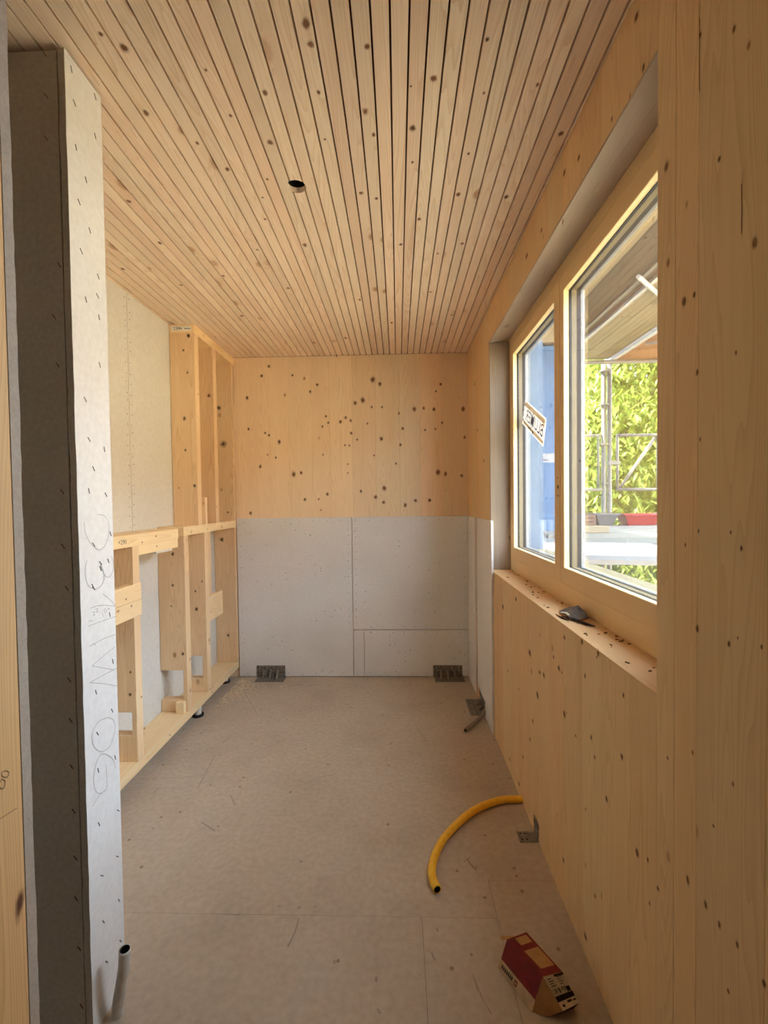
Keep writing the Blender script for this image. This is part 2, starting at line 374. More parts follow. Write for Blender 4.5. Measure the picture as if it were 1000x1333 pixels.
def arc(pts, n=6):
    """Catmull-Rom through points"""
    P = [Vector(p) for p in pts]; out = []
    Q = [P[0] * 2 - P[1]] + P + [P[-1] * 2 - P[-2]]
    for i in range(1, len(Q) - 2):
        for k in range(n):
            t = k / n; a, b, c, d = Q[i - 1], Q[i], Q[i + 1], Q[i + 2]
            out.append(0.5 * ((2 * b) + (c - a) * t + (2 * a - 5 * b + 4 * c - d) * t * t + (3 * b - a - 3 * c + d) * t ** 3))
    out.append(P[-1]); return out

XR, XL, YB, YN, H = 0.547, -1.427, 3.517, -2.6, 2.5
XW, XO = 0.665, 0.85                     # inner window plane, outer wall face
OY0, OY1, OZ0, OZ1 = 0.975, 2.715, 0.957, 2.30   # window opening
# ================================================================== FLOOR
fl = struct(obj('floor', MB().box(XL, XR + 0.02, YN, YB, -0.06, -0.012), M['gap']))
for (x0, x1, y0, y1) in ((XL, XR + 0.012, 1.612, YB), (XL, 0.309, 1.4651, 1.612), (XL, 0.0622, YN, 1.4644), (0.0633, 0.309, YN, 1.4644), (0.3102, XR + 0.012, YN, 1.6112)):
    obj('floor_board', MB().box(x0, x1, y0, y1, -0.012, 0.0), M['floor'], fl)
sm = MB()
def flp(x, y, z=0.0004): return at(x, y, 2, z)
for L, w in (([(280, 983), (268, 1006), (257, 1027)], .004), ([(180, 1014), (215, 1013), (254, 1011)], .0025), ([(389, 1196), (384, 1214), (375, 1232)], .005),
          ([(262, 1070), (280, 1082)], .006), ([(264, 951), (281, 950)], .004), ([(290, 966), (300, 960)], .006), ([(200, 1032), (206, 1026)], .005),
          ([(362, 1180), (365, 1179)], .006), ([(388, 1182), (391, 1181)], .006), ([(410, 1181), (412, 1180)], .006), ([(435, 1250), (436, 1254)], .006),
          ([(490, 1272), (490, 1277)], .007), ([(562, 1240), (566, 1250)], .005), ([(569, 1209), (570, 1212)], .006), ([(492, 1314), (495, 1319)], .006),
          ([(608, 1118), (613, 1125), (620, 1132)], .007), ([(604, 1122), (612, 1116)], .004), ([(615, 1130), (622, 1128)], .004), ([(375, 893), (395, 891)], .006), ([(400, 893), (424, 890)], .005),
          ([(350, 892), (366, 890)], .005), ([(445, 915), (455, 918)], .006), ([(540, 942), (552, 960), (556, 972)], .003), ([(320, 905), (335, 930)], .003),
          ([(618, 1275), (628, 1300), (640, 1320)], .003), ([(616, 1270), (622, 1290)], .003), ([(285, 1190), (312, 1191)], .003), ([(415, 1012), (436, 1008)], .003), ([(300, 1035), (306, 1048)], .004)):
    strokes(sm, [[flp(*p) for p in L]], w, (0, 0, 1))
o = obj('scuff_marks', sm, M['scuff'], fl, fix=False); o['kind'] = 'stuff'
# ================================================================== CEILING
ce = struct(obj('ceiling', MB().box(XL - 0.1, XR + 0.32, YN - 0.1, YB + 0.1, H + 0.075, H + 0.12), M['gap']))
obj('batten_layer', MB().box(XL, -0.40, YN, YB, H + 0.018, H + 0.075).box(-0.295, XR + 0.02, YN, YB, H + 0.018, H + 0.075)
    .box(-0.40, -0.295, YN, 1.59, H + 0.018, H + 0.075).box(-0.40, -0.295, 1.69, YB, H + 0.018, H + 0.075), M['gap'], ce)
J0, JP, GAP = 0.53818, 0.04525, 0.0054
hc, hr = (-0.348, 1.6365), 0.0335
xs = [XR + 0.004] + [J0 - i * JP for i in range(0, 46) if J0 - i * JP > XL - 0.05]
for a, b in zip(xs, xs[1:]):
    x0, x1 = b + GAP / 2, a - GAP / 2
    if x0 < hc[0] + hr and x1 > hc[0] - hr:
        mb = MB(); mb.box(x0, x1, YN, hc[1] - hr, H, H + 0.018); mb.box(x0, x1, hc[1] + hr, YB - 0.004, H, H + 0.018)
        n = 20; ys = [hc[1] - hr * math.cos(math.pi * k / n) for k in range(n + 1)]
        for k in range(n):
            for side in (0, 1):
                w = [math.sqrt(max(hr * hr - (y - hc[1]) ** 2, 0)) for y in ys[k:k + 2]]
                e = [(x0, min(x1, hc[0] - w[i])) if side == 0 else (max(x0, hc[0] + w[i]), x1) for i in (0, 1)]
                e = [(min(p), max(p)) if (p[1] - p[0]) > 0 else (p[0] if side == 0 else p[1],) * 2 for p in e]
                if max(e[0][1] - e[0][0], e[1][1] - e[1][0]) < 1e-5: continue
                mb.prism([(e[0][0], ys[k]), (e[0][1], ys[k]), (e[1][1], ys[k + 1]), (e[1][0], ys[k + 1])], 2, H, H + 0.018)
        o = obj('ceiling_board', mb, M['ceil'], ce, fix=False)
    else:
        obj('ceiling_board', MB().box(x0, x1, YN, YB - 0.004, H, H + 0.018), M['ceil'], ce)
hl = MB(); nn = 28
for i in range(nn):
    a0, a1 = 2 * math.pi * i / nn, 2 * math.pi * (i + 1) / nn; r0 = hr + 0.0005
    q = [(hc[0] + r0 * math.cos(a), hc[1] + r0 * math.sin(a)) for a in (a0, a1)]
    hl.face([(*q[0], H + 0.002), (*q[1], H + 0.002), (*q[1], H + 0.02), (*q[0], H + 0.02)])
    hl.face([(*q[0], H + 0.02), (*q[1], H + 0.02), (*q[1], H + 0.075), (*q[0], H + 0.075)], 1)
o = obj('downlight_hole', hl, [M['ceil'], M['black']], ce, fix=False); o['label'] = 'round hole cut in the boards for a ceiling lamp'
def cep(x, y): return at(x, y, 2, H)
ck = []
for (x, y, r) in [(131, 44, 5), (162, 62, 13), (190, 147, 6), (268, 91, 4), (257, 186, 4), (300, 220, 5), (352, 185, 10), (348, 233, 3), (342, 257, 3), (469, 145, 7), (470, 251, 5), (423, 181, 3), (167, 262, 5),
                  (211, 316, 4), (335, 325, 3), (376, 375, 4), (397, 319, 5), (450, 440, 5), (316, 411, 4), (239, 371, 3), (288, 359, 3), (411, 57, 8), (487, 175, 4), (490, 258, 4), (565, 102, 8), (632, 51, 5),
                  (532, 167, 11), (594, 253, 5), (730, 174, 6), (537, 211, 3), (545, 285, 4), (522, 318, 4), (655, 256, 5), (602, 317, 4), (570, 330, 3), (535, 112, 3), (630, 121, 3), (400, 30, 12), (480, 60, 6),
                  (160, 350, 4), (345, 285, 3), (560, 380, 3), (700, 110, 4), (610, 200, 3), (300, 150, 4), (345, 120, 6), (415, 120, 4), (510, 420, 3), (470, 390, 3), (590, 410, 3)]:
    P = cep(x, y); s = P.y / F; jx = round((P.x - J0) / JP - 0.5) * JP + J0 + JP / 2
    ra = min(r * s * 0.8, 0.014); P.x = max(min(P.x, jx + JP / 2 - ra - 0.003), jx - JP / 2 + ra + 0.003)
    ck.append((P, ra, ra * random.uniform(1.0, 1.7)))
knots('knots', ce, ck, (0, 0, -1), (1, 0, 0), (0, 1, 0), M['knot'])
# ================================================================== BACK WALL
wb = struct(obj('wall_back', MB().box(XL - 0.1, XR + 0.3, YB + 0.02, YB + 0.12, -0.06, H + 0.075), M['gap']))
bx = [XL, -1.235, -0.985, -0.845, -0.66, -0.52, -0.345, -0.165, 0.02, 0.18, 0.345, XR + 0.02]
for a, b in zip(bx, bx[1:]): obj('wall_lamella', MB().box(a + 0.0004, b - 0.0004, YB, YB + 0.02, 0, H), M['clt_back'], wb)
def bp_(x, y): return at(x, y, 1, YB)
bk = []
for (cx, cy, r) in [(110, 205, 6), (172, 325, 5), (185, 333, 5), (220, 356, 7), (350, 160, 6), (326, 184, 5), (380, 268, 5), (388, 290, 4), (368, 303, 4), (430, 287, 6), (448, 273, 5), (465, 283, 5), (467, 326, 5), (506, 213, 9), (480, 222, 7),
                    (540, 143, 10), (565, 158, 7), (537, 237, 4), (572, 237, 4), (570, 345, 7), (545, 402, 4), (635, 366, 5), (683, 244, 8), (715, 240, 5), (750, 244, 6), (773, 158, 6), (778, 290, 5), (850, 243, 8), (643, 310, 6),
                    (522, 293, 4), (580, 515, 9), (550, 545, 8), (578, 563, 7), (652, 573, 7), (687, 557, 7), (735, 556, 7), (764, 460, 10), (790, 465, 7), (845, 472, 7), (385, 535, 6), (295, 462, 6), (270, 467, 8), (155, 440, 6),
                    (122, 600, 6), (160, 130, 6), (185, 97, 6), (265, 128, 5), (500, 525, 5), (855, 340, 5), (370, 400, 4), (445, 367, 4), (460, 368, 4), (487, 348, 4), (180, 400, 3), (208, 410, 4), (308, 553, 6), (355, 552, 4), (115, 312, 5),
                    (755, 312, 4), (720, 315, 4), (630, 258, 4), (455, 432, 3), (455, 462, 3), (620, 430, 4), (757, 182, 4)]:
    P = bp_(280 + cx * 0.38, 440 + cy * 0.38); rr = r * 0.38 * P.y / F * 1.15
    bk.append((P, rr, rr * random.uniform(1.0, 1.5)))
knots('knots', wb, bk, (0, -1, 0), (1, 0, 0), (0, 0, 1), M['knot'])
YG = 3.500
gap = 0.0022
for (x0, x1, z0, z1) in ((-1.262, -0.360 - gap, 0.006, 1.2515), (-0.360 + gap, XR - 0.014, 0.371 + gap, 1.2515), (-0.360 + gap, -0.276 - gap * 0.7, 0.006, 0.371 - gap), (-0.276 + gap * 0.7, XR - 0.014, 0.006, 0.371 - gap)):
    obj('plasterboard', MB().box(x0, x1, YG, YB, z0, z1), M['gk'], wb, bevel=0.0015)
sd = MB()
def dots(plane, pts, r, mb=sd): pass
for i in range(14):
    for dx in (-0.03, 0.028): sd.disc((-0.360 + dx + random.uniform(-.004, .004), YG - 0.0004, 0.42 + i * 0.062 + random.uniform(-.012, .012)), (1, 0, 0), (0, 0, 1), 0.0028)
for i in range(9):
    for z in (0.345, 0.398): sd.disc((-0.22 + i * 0.085, YG - 0.0004, z + random.uniform(-.004, .004)), (1, 0, 0), (0, 0, 1), 0.0026)
for i in range(16): sd.disc((-1.2 + i * 0.108, YG - 0.0004, 1.222 + random.uniform(-.004, .004)), (1, 0, 0), (0, 0, 1), 0.0026); sd.disc((-1.2 + i * 0.108, YG - 0.0004, 0.03), (1, 0, 0), (0, 0, 1), 0.0026)
for i in range(14): sd.disc((0.505, YG - 0.0004, 0.1 + i * 0.085), (1, 0, 0), (0, 0, 1), 0.0026); sd.disc((-1.235, YG - 0.0004, 0.1 + i * 0.085), (1, 0, 0), (0, 0, 1), 0.0026)
o = obj('screw_heads', sd, M['staple'], wb, fix=False); o['kind'] = 'stuff'
# ================================================================== RIGHT WALL
wr = MB()
wr.box(XR + 0.02, XO, YN - 0.1, OY0 - 0.012, -3.0, H + 0.075).box(XR + 0.02, XO, OY1 + 0.012, YB + 0.12, -3.0, H + 0.075)
wr.box(XR + 0.02, XO, OY0 - 0.012, OY1 + 0.012, -3.0, OZ0 - 0.025).box(XR + 0.02, XO, OY0 - 0.012, OY1 + 0.012, OZ1 + 0.02, H + 0.075)
wr = struct(obj('wall_right', wr, M['clt']))
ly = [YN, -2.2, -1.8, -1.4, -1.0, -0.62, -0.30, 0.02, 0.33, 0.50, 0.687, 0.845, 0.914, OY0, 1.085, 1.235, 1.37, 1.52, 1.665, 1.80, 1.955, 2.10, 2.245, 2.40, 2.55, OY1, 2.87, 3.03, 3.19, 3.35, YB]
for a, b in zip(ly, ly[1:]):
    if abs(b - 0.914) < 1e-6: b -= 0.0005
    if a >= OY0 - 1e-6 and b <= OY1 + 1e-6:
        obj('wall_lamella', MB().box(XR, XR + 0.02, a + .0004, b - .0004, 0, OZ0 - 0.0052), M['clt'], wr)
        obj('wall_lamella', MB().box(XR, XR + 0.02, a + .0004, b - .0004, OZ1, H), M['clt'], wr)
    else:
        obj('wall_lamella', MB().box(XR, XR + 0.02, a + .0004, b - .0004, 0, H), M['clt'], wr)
def rp(x, y): return at(x, y, 0, XR)
rk = []
k = 0.7767
for (cx, cy, r) in [(65, 120, 8), (83, 108, 6), (153, 205, 4), (88, 237, 6), (93, 350, 4), (90, 504, 4), (144, 506, 4), (162, 533, 5), (68, 527, 3), (88, 668, 7), (141, 693, 6), (156, 683, 3), (38, 884, 4), (80, 875, 4), (148, 928, 4), (115, 998, 4),
                    (72, 1090, 7), (102, 1130, 7), (125, 1163, 7), (155, 1197, 7), (200, 1262, 8), (140, 1275, 5), (22, 1103, 5), (5, 1055, 4), (8, 1128, 4), (196, 698, 4)]:
    rk.append((840 + cx * k, 300 + cy * k, r * k * 0.9))
for (cx, cy, r) in [(500, 15, 6), (465, 80, 9), (450, 70, 7), (425, 245, 7), (415, 310, 6), (580, 298, 7), (648, 375, 7), (615, 560, 5), (445, 625, 7), (535, 745, 8), (650, 875, 8), (615, 1020, 13), (375, 470, 6), (390, 375, 6), (343, 383, 6), (547, 215, 4),
                    (655, 15, 5), (530, 70, 5), (335, 65, 4), (375, 130, 4)]:
    rk.append((540 + cx * .362, 850 + cy * .362, r * .362))
for (x, y, r) in [(956, 38, 5), (983, 316, 7), (937, 207, 5), (868, 217, 7), (912, 46, 4), (829, 22, 6), (838, 88, 4), (735, 225, 4), (754, 205, 4), (733, 289, 3), (797, 155, 3), (705, 300, 3), (686, 333, 3), (664, 700, 3), (655, 790, 3), (672, 780, 3), (690, 850, 4), (728, 870, 4), (758, 835, 4), (779, 850, 4), (735, 830, 3),
                  (700, 905, 4), (735, 930, 4), (770, 960, 3), (810, 985, 4), (790, 1040, 4), (830, 1110, 5), (762, 880, 3), (812, 905, 3), (622, 560, 2), (630, 600, 2), (618, 500, 2)]:
    rk.append((x, y, r))
rkk = []
for (x, y, r) in rk:
    P = rp(x, y); s = P.y / F; sl = math.hypot(0.547, P.y) / 0.547
    rz = r * s * 0.95; rkk.append((P, rz * min(sl * 0.55, 2.2), rz * random.uniform(1.3, 1.9)))
knots('knots', wr, rkk, (-1, 0, 0), (0, 1, 0), (0, 0, 1), M['knot'])
# fine checks (splits) in the near boards
cr = MB()
strokes(cr, [[rp(911, 23), rp(911, 70), rp(911, 118)], [rp(966, 240), rp(966.5, 272), rp(966, 304)]], 0.0018, (1, 0, 0))
cr.v = [(v[0] - 0.0006, v[1], v[2]) for v in cr.v]
obj('wood_split', cr, M['twig2'], wr, fix=False)
# plasterboard on the far end of the right wall
obj('plasterboard', MB().box(XR - 0.013, XR, 3.185, YG, 0.004, 1.2515), M['gk'], wr, bevel=0.001)
obj('plasterboard', MB().prism([(2.622, 0.006), (2.835, 0.006), (2.835, 0.10), (3.10, 0.10), (3.10, 1.2515), (2.622, 1.2515)], 0, XR - 0.0135, XR), M['gk'], wr, bevel=0.001)
# ================================================================== LEFT WALL
wl = struct(obj('wall_left', MB().box(XL - 0.12, XL - 0.013, YN - 0.1, YB + 0.12, -0.06, H + 0.075), M['gkd']))
for a, b in ((YN, 1.14), (1.1425, 2.388), (2.392, YB)):
    obj('plasterboard', MB().box(XL - 0.013, XL, a, b, 0.0, H), M['gkl'], wl, bevel=0.0015)
sd = MB()
for i in range(44):
    for dy in (-0.022, 0.02): sd.disc((XL + 0.0005, 2.39 + dy + random.uniform(-.005, .005), 0.1 + i * 0.055 + random.uniform(-.012, .012)), (0, 1, 0), (0, 0, 1), 0.0032)
o = obj('screw_heads', sd, M['staple'], wl, fix=False); o['kind'] = 'stuff'
# ================================================================== REAR (behind the camera)
struct(obj('wall_front', MB().box(XL - 0.1, XO, YN - 0.1, YN, -0.06, H + 0.075), M['clt']))
# ================================================================== PARTITION STUB (left, mid)
PX, PY0, PY1 = -0.803, 1.112, 1.250
pt = struct(obj('wall_middle', MB().box(XL, PX - 0.03, PY0 + 0.0125, PY1 - 0.0125, 0, H - 0.004), M['post']), 'short plasterboard partition whose bright end faces the window')
obj('plasterboard', MB().box(XL, PX - 0.0195, PY0, PY0 + 0.0125, 0, H - 0.012), M['gkd'], pt)
obj('plasterboard', MB().box(XL, PX - 0.018, PY1 - 0.0125, PY1, 0, H - 0.006), M['gkw'], pt)
# end board with a slightly ragged cut edge
eb = MB(); n = 60; random.seed(3)
prof = [(PX - 0.018 + 0.0, PY0 - 0.001)]
zz = [i * (H - 0.006) / n for i in range(n + 1)]
jag = [random.uniform(-0.0012, 0.0012) for _ in zz]
for i in range(n):
    for (a, b) in ((i, i + 1),):
        f0, f1 = PY0 + jag[a], PY0 + jag[b]
        eb.face([(PX, f0, zz[a]), (PX, PY1, zz[a]), (PX, PY1, zz[b]), (PX, f1, zz[b])])
        eb.face([(PX - 0.017, f0, zz[a]), (PX, f0, zz[a]), (PX, f1, zz[b]), (PX - 0.017 + jag[b], f1, zz[b])], 1)
        eb.face([(PX - 0.017, PY1, zz[a]), (PX, PY1, zz[a]), (PX, PY1, zz[b]), (PX - 0.017, PY1, zz[b])], 1)
        eb.face([(PX - 0.017, f0, zz[a]), (PX - 0.017, PY1, zz[a]), (PX - 0.017, PY1, zz[b]), (PX - 0.017, f1, zz[b])], 1)
o = obj('end_board', eb, [M['gkw'], M['gkd']], pt); o['label'] = 'pale end board with pencil writing and staples'
pw = MB(); xp = PX + 0.0005
def pp(x, y): return at(x, y, 0, xp)
def q1(cx, cy): return pp(80 + cx * 0.105, 640 + cy * 0.105)
def q2(cx, cy): return pp(90 + cx * 0.105, 760 + cy * 0.105)
def q3(cx, cy): return pp(100 + cx * 0.1351, 900 + cy * 0.1351)
L = [arc([q1(*p) for p in [(280, 380), (300, 520), (370, 650), (470, 722), (545, 660), (585, 530), (590, 420), (560, 330), (510, 290), (445, 285)]]),
     arc([q1(*p) for p in [(320, 850), (298, 940), (300, 1060), (340, 1170), (420, 1205), (490, 1170), (528, 1090), (520, 990), (480, 880)]]),
     arc([q1(*p) for p in [(480, 880), (510, 980), (545, 1045), (590, 1060), (630, 1000), (645, 900), (620, 800)]]),
     arc([q2(*p) for p in [(420, 125), (500, 190), (580, 275)]]), arc([q2(*p) for p in [(580, 278), (470, 268), (370, 270), (270, 300)]]),
     [q2(*p) for p in [(240, 525), (400, 465), (590, 400)]], arc([q2(*p) for p in [(250, 775), (340, 730), (450, 670), (570, 630)]]), [q2(300, 740), q2(330, 760)],
     [q2(*p) for p in [(575, 775), (430, 890), (285, 1018)]], [q2(*p) for p in [(285, 1018), (430, 1045), (545, 1065)]], [q2(*p) for p in [(590, 1045), (430, 1130), (255, 1225)]], [q2(*p) for p in [(255, 1225), (450, 1240), (590, 1268)]],
     arc([q3(*p) for p in [(300, 252), (220, 285), (165, 360), (147, 450), (170, 540), (235, 580), (310, 540), (350, 450), (370, 340), (350, 275), (300, 252)]]),
     arc([q3(*p) for p in [(375, 740), (350, 660), (300, 615), (250, 605), (210, 640), (180, 720), (162, 840), (175, 940), (215, 985), (280, 945), (292, 860), (280, 710)]]), [q3(280, 945), q3(220, 1000), q3(150, 1110)]]
strokes(pw, L, 0.0016, (1, 0, 0))
sm_ = []
for (cx, cy) in ((300, 370), (340, 330)):   # two small figures beside the mark
    sm_ += [arc([q2(cx - 12, cy - 18), q2(cx + 15, cy - 22), q2(cx + 5, cy), q2(cx + 18, cy + 14), q2(cx - 8, cy + 22)], 3)]
sm_ += [[q2(385, 430), q2(395, 420)], [q2(405, 350), q2(425, 410)], arc([q2(440, 310), q2(465, 330), q2(455, 355), q2(432, 340), q2(440, 310)], 3), [q2(480, 300), q2(500, 320), q2(490, 300)], [q2(240, 460), q2(290, 455), q2(280, 475)]]
strokes(pw, sm_, 0.0014, (1, 0, 0))
o = obj('pencil_writing', pw, M['pencil'], pt, fix=False); o['label'] = 'pencilled letters and figures running down the end board'
stm = MB(); stm.obox((0, 0, 0), (0.0006, 0, 0), (0, 0.0034, -0.0062), (0, 0.0009, 0.0005)); st0 = None
for (x, y) in [(93, 90), (97, 134), (124, 126), (124, 177), (99, 192), (106, 327), (127, 385), (129, 413), (103, 263), (112, 234), (112, 390), (130, 475), (111, 520), (116, 572), (136, 585), (122, 610), (116, 639), (138, 644), (144, 695), (122, 709),
               (131, 713 + 20), (141, 730), (122, 766), (131, 730 + 10), (143, 800), (121, 763), (147, 861), (125, 901), (146, 925), (127, 955), (150, 986), (128, 1003), (154, 1055), (129, 1073), (153, 1115), (133, 1140), (155, 1172), (135, 1200), (157, 1225), (139, 1252), (128, 360), (117, 300)]:
    P = at(x, y, 0, PX + 0.0005)
    if st0 is None: st0 = obj('staple', stm, M['staple'], pt); o = st0
    else: o = st0.copy(); COL.objects.link(o)
    o.location = P; o.rotation_euler = (random.uniform(-.3, .3), 0, 0)
stm2 = MB(); stm2.obox((0, 0, 0), (0.004, 0, -0.006), (0, 0.0006, 0), (0.0006, 0, 0.0006)); st1 = None
for (x, y) in [(60, 180), (60, 125), (58, 70), (75, 475), (81, 640), (82, 711), (87, 766), (90, 885), (92, 938), (93, 998), (96, 1056), (98, 1117), (99, 1170), (103, 1235), (106, 1310), (70, 412), (77, 345)]:
    P = at(x, y, 1, PY0 - 0.0006)
    if st1 is None: st1 = obj('staple', stm2, M['gap'], pt); o = st1
    else: o = st1.copy(); COL.objects.link(o)
    o.location = P
# ================================================================== NEAR JAMB (left edge of the picture)
_r = ray(31, 700); nx = 0.6010 * _r.x / _r.y
wn_ = struct(obj('wall_near', MB().box(XL, nx - 0.07, 0.315, 0.57, 0, H - 0.004), M['gkd']), 'end of the nearest wall with bare timber post')
obj('post', MB().box(nx - 0.07, nx, 0.30, 0.5850, 0, H - 0.004), M['post'], wn_, bevel=0.002)
ge = MB(); random.seed(5)
zz = [i * (H - 0.004) / 120 for i in range(121)]; jg = [random.uniform(-0.0008, 0.0008) for _ in zz]
for i in range(120):
    a, b = i, i + 1; x0, y0, y1 = nx - 0.0, 0.5856, 0.6010
    ge.face([(x0, y0, zz[a]), (x0, y1 + jg[a], zz[a]), (x0, y1 + jg[b], zz[b]), (x0, y0, zz[b])])
    ge.face([(x0, y1 + jg[a], zz[a]), (XL, y1, zz[a]), (XL, y1, zz[b]), (x0, y1 + jg[b], zz[b])], 1)
    ge.face([(x0, y0, zz[a]), (XL, y0, zz[a]), (XL, y0, zz[b]), (x0, y0, zz[b])], 1)
obj('plasterboard', ge, [M['gke'], M['gkd']], wn_)
obj('plasterboard', MB().box(XL, nx, 0.285, 0.2995, 0, H - 0.004), M['gke'], wn_)
P = at(25, 1177, 0, nx); knots('knot', wn_, [(P, 0.009, 0.026)], (1, 0, 0), (0, 1, -0.45), (0, 0.2, 1), M['knotd'])
nm = MB()
def np_(x, y): return at(x, y, 0, nx + 0.0006)
strokes(nm, [arc([np_(*p) for p in [(8, 1003), (3, 1005), (3, 1010), (9, 1012), (12, 1006), (8, 1003)]], 4), arc([np_(*p) for p in [(3, 1014), (-2, 1022), (4, 1027), (7, 1018), (3, 1014)]], 4), [np_(0, 1066), np_(22, 1052)]], 0.0007, (1, 0, 0))
obj('pencil_writing', nm, M['ink'], wn_, fix=False)
# ================================================================== WINDOW
wi = struct(empty('window_1', (XW, 1.85, OZ0)), 'two-sash timber window in the right wall')
def wpart(name, mb, mat, bevel=0, parent=None, **kw):
    o = obj(name, mb, mat, None, bevel, **kw)
    if parent is None: setp(o, wi)
    else:
        o.parent = parent; o.matrix_parent_inverse = Matrix.Translation(wi.location).inverted() if False else Matrix.Identity(4)
    return o
def ring(mb, x0, x1, y0, y1, z0, z1, w, mi=0):
    """rectangular frame, opening y0..y1 z0..z1, members of width w (left,right,bottom,top)"""
    l, r, b, t = w
    mb.box(x0, x1, y0 - l, y0, z0 - b, z1 + t, mi).box(x0, x1, y1, y1 + r, z0 - b, z1 + t, mi)
    mb.box(x0, x1, y0, y1, z0 - b, z0, mi).box(x0, x1, y0, y1, z1, z1 + t, mi); return mb
for nm_, mb, mt in (('window_frame', ring(MB(), XW, XW + 0.075, 1.052, 2.667, 1.031, 2.262, (0.085, 0.06, 0.08, 0.05)), M['sash']),):
    wpart(nm_, mb, mt, 0.002)
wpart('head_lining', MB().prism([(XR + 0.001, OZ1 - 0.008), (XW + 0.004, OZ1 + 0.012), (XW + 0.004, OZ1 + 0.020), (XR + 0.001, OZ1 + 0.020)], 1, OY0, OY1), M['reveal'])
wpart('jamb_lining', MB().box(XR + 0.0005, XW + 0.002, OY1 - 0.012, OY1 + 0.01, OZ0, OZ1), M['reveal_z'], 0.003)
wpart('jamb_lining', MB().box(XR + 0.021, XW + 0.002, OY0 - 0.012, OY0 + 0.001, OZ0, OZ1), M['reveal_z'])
wpart('sill_board', MB().box(XR - 0.001, XW + 0.002, OY0 - 0.0005, OY1 - 0.012, OZ0 - 0.005, OZ0), M['sill'], 0.0015)
SASH = []
for (y0, y1, wl_, wr_) in ((1.105, 1.838, 0.05, 0.0375), (1.943, 2.625, 0.064, 0.040)):
    z0, z1 = 1.097, 2.200
    s = obj('sash', ring(MB(), XW - 0.001, XW + 0.062, y0, y1, z0, z1, (wl_, wr_, 0.0656, 0.060)), M['sash'], None, 0.0008); setp(s, wi)
    c = 0.0012
    def ins(name, x0, x1, w, mat):
        o = obj(name, ring(MB(), x0, x1, y0 + w, y1 - w, z0 + w, z1 - w, (w + .0005,) * 4), mat, s); return o
    ins('glazing_rebate', XW + 0.001, XW + 0.021, 0.0012, M['cream'])
    ins('gasket', XW + 0.021, XW + 0.0245, 0.0022, M['gasket'])
    ins('spacer', XW + 0.0247, XW + 0.049, 0.0012, M['spacer'])
    ins('outer_profile', XW + 0.049, XW + 0.0685, 0.0012, M['darkbar'])
    ins('outer_trim', XW + 0.0685, XW + 0.083, 0.0012, M['whitebar'])
    g = MB()
    for gx in (XW + 0.0262, XW + 0.0485): g.face([(gx, y0 + .002, z0 + .002), (gx, y1 - .002, z0 + .002), (gx, y1 - .002, z1 - .002), (gx, y0 + .002, z1 - .002)])
    obj('glass_pane', g, M['glass'], s)
    SASH.append((s, y0, y1))
hh = MB()
for (y, z, r) in ((1.9005, 1.423, .008), (1.9005, 1.387, .005), (1.9005, 1.462, .004)): hh.disc((XW - 0.0016, y, z), (0, 1, 0), (0, 0, 1), r, 12)
o = obj('handle_hole', hh, M['gasket'], SASH[1][0], fix=False)
# sticker on the outside of the far pane, read from behind
XS = XW + 0.0470
c4 = [at(*p, 0, XS) for p in ((684, 520.2), (711.6, 544.8), (707.4, 582), (680, 551))]
tl, tr_, br_, bl_ = c4
def stp(u, v, d=0.0): # u,v in 0..1 (u to the right as seen from inside, v downwards)
    p = tl * (1 - u) * (1 - v) + tr_ * u * (1 - v) + br_ * u * v + bl_ * (1 - u) * v
    return Vector((XS - d, p.y, p.z))
sk = MB()
def quad(u0, u1, v0, v1, mi, d): sk.face([stp(u0, v0, d), stp(u1, v0, d), stp(u1, v1, d), stp(u0, v1, d)], mi)
quad(0, 1, 0, 1, 0, 0.0002); quad(0.03, 0.97, 0.06, 0.24, 1, 0.0005); quad(0.06, 0.97, 0.80, 0.94, 1, 0.0005); quad(0.90, 0.96, 0.26, 0.34, 1, 0.0005)
text_into(sk, 'BLUMER', lambda x, y: stp(0.53 - x * 0.225, 0.53 - y * 0.66, 0.0008), 1.0, 2, 0.008)
for i in range(4): quad(0.015, 0.05, 0.14 + i * 0.21, 0.24 + i * 0.21, 2, 0.0009)
quad(0.44, 0.47, 0.22, 0.78, 2, 0.0009); quad(0.50, 0.56, 0.84, 0.96, 2, 0.0009); quad(0.30, 0.44, 0.86, 0.92, 2, 0.0009)
o = obj('glass_sticker', sk, [M['stickr'], M['orange'], M['navy']], SASH[1][0], fix=False); o['label'] = 'tilted printed sticker seen from behind through the far pane'
# dried crumbs along the sill
cm = MB(); random.seed(11)
for i in range(60):
    y = random.uniform(1.0, 2.65); x = random.uniform(XR + 0.02, XW - 0.004) if random.random() < .5 else XW - abs(random.gauss(0, 0.012)) - 0.004
    s = random.uniform(0.0012, 0.0038); a = random.uniform(0, 3.1)
    cm.obox((x, y, OZ0 + s * .4), (s * 1.6 * math.cos(a), s * 1.6 * math.sin(a), 0), (-s * .6 * math.sin(a), s * .6 * math.cos(a), 0), (0, 0, s * .4))
tag(obj('sill_crumbs', cm, M['dustd'], fix=False), 'dark wood crumbs scattered along the window sill', 'debris', kind='stuff')
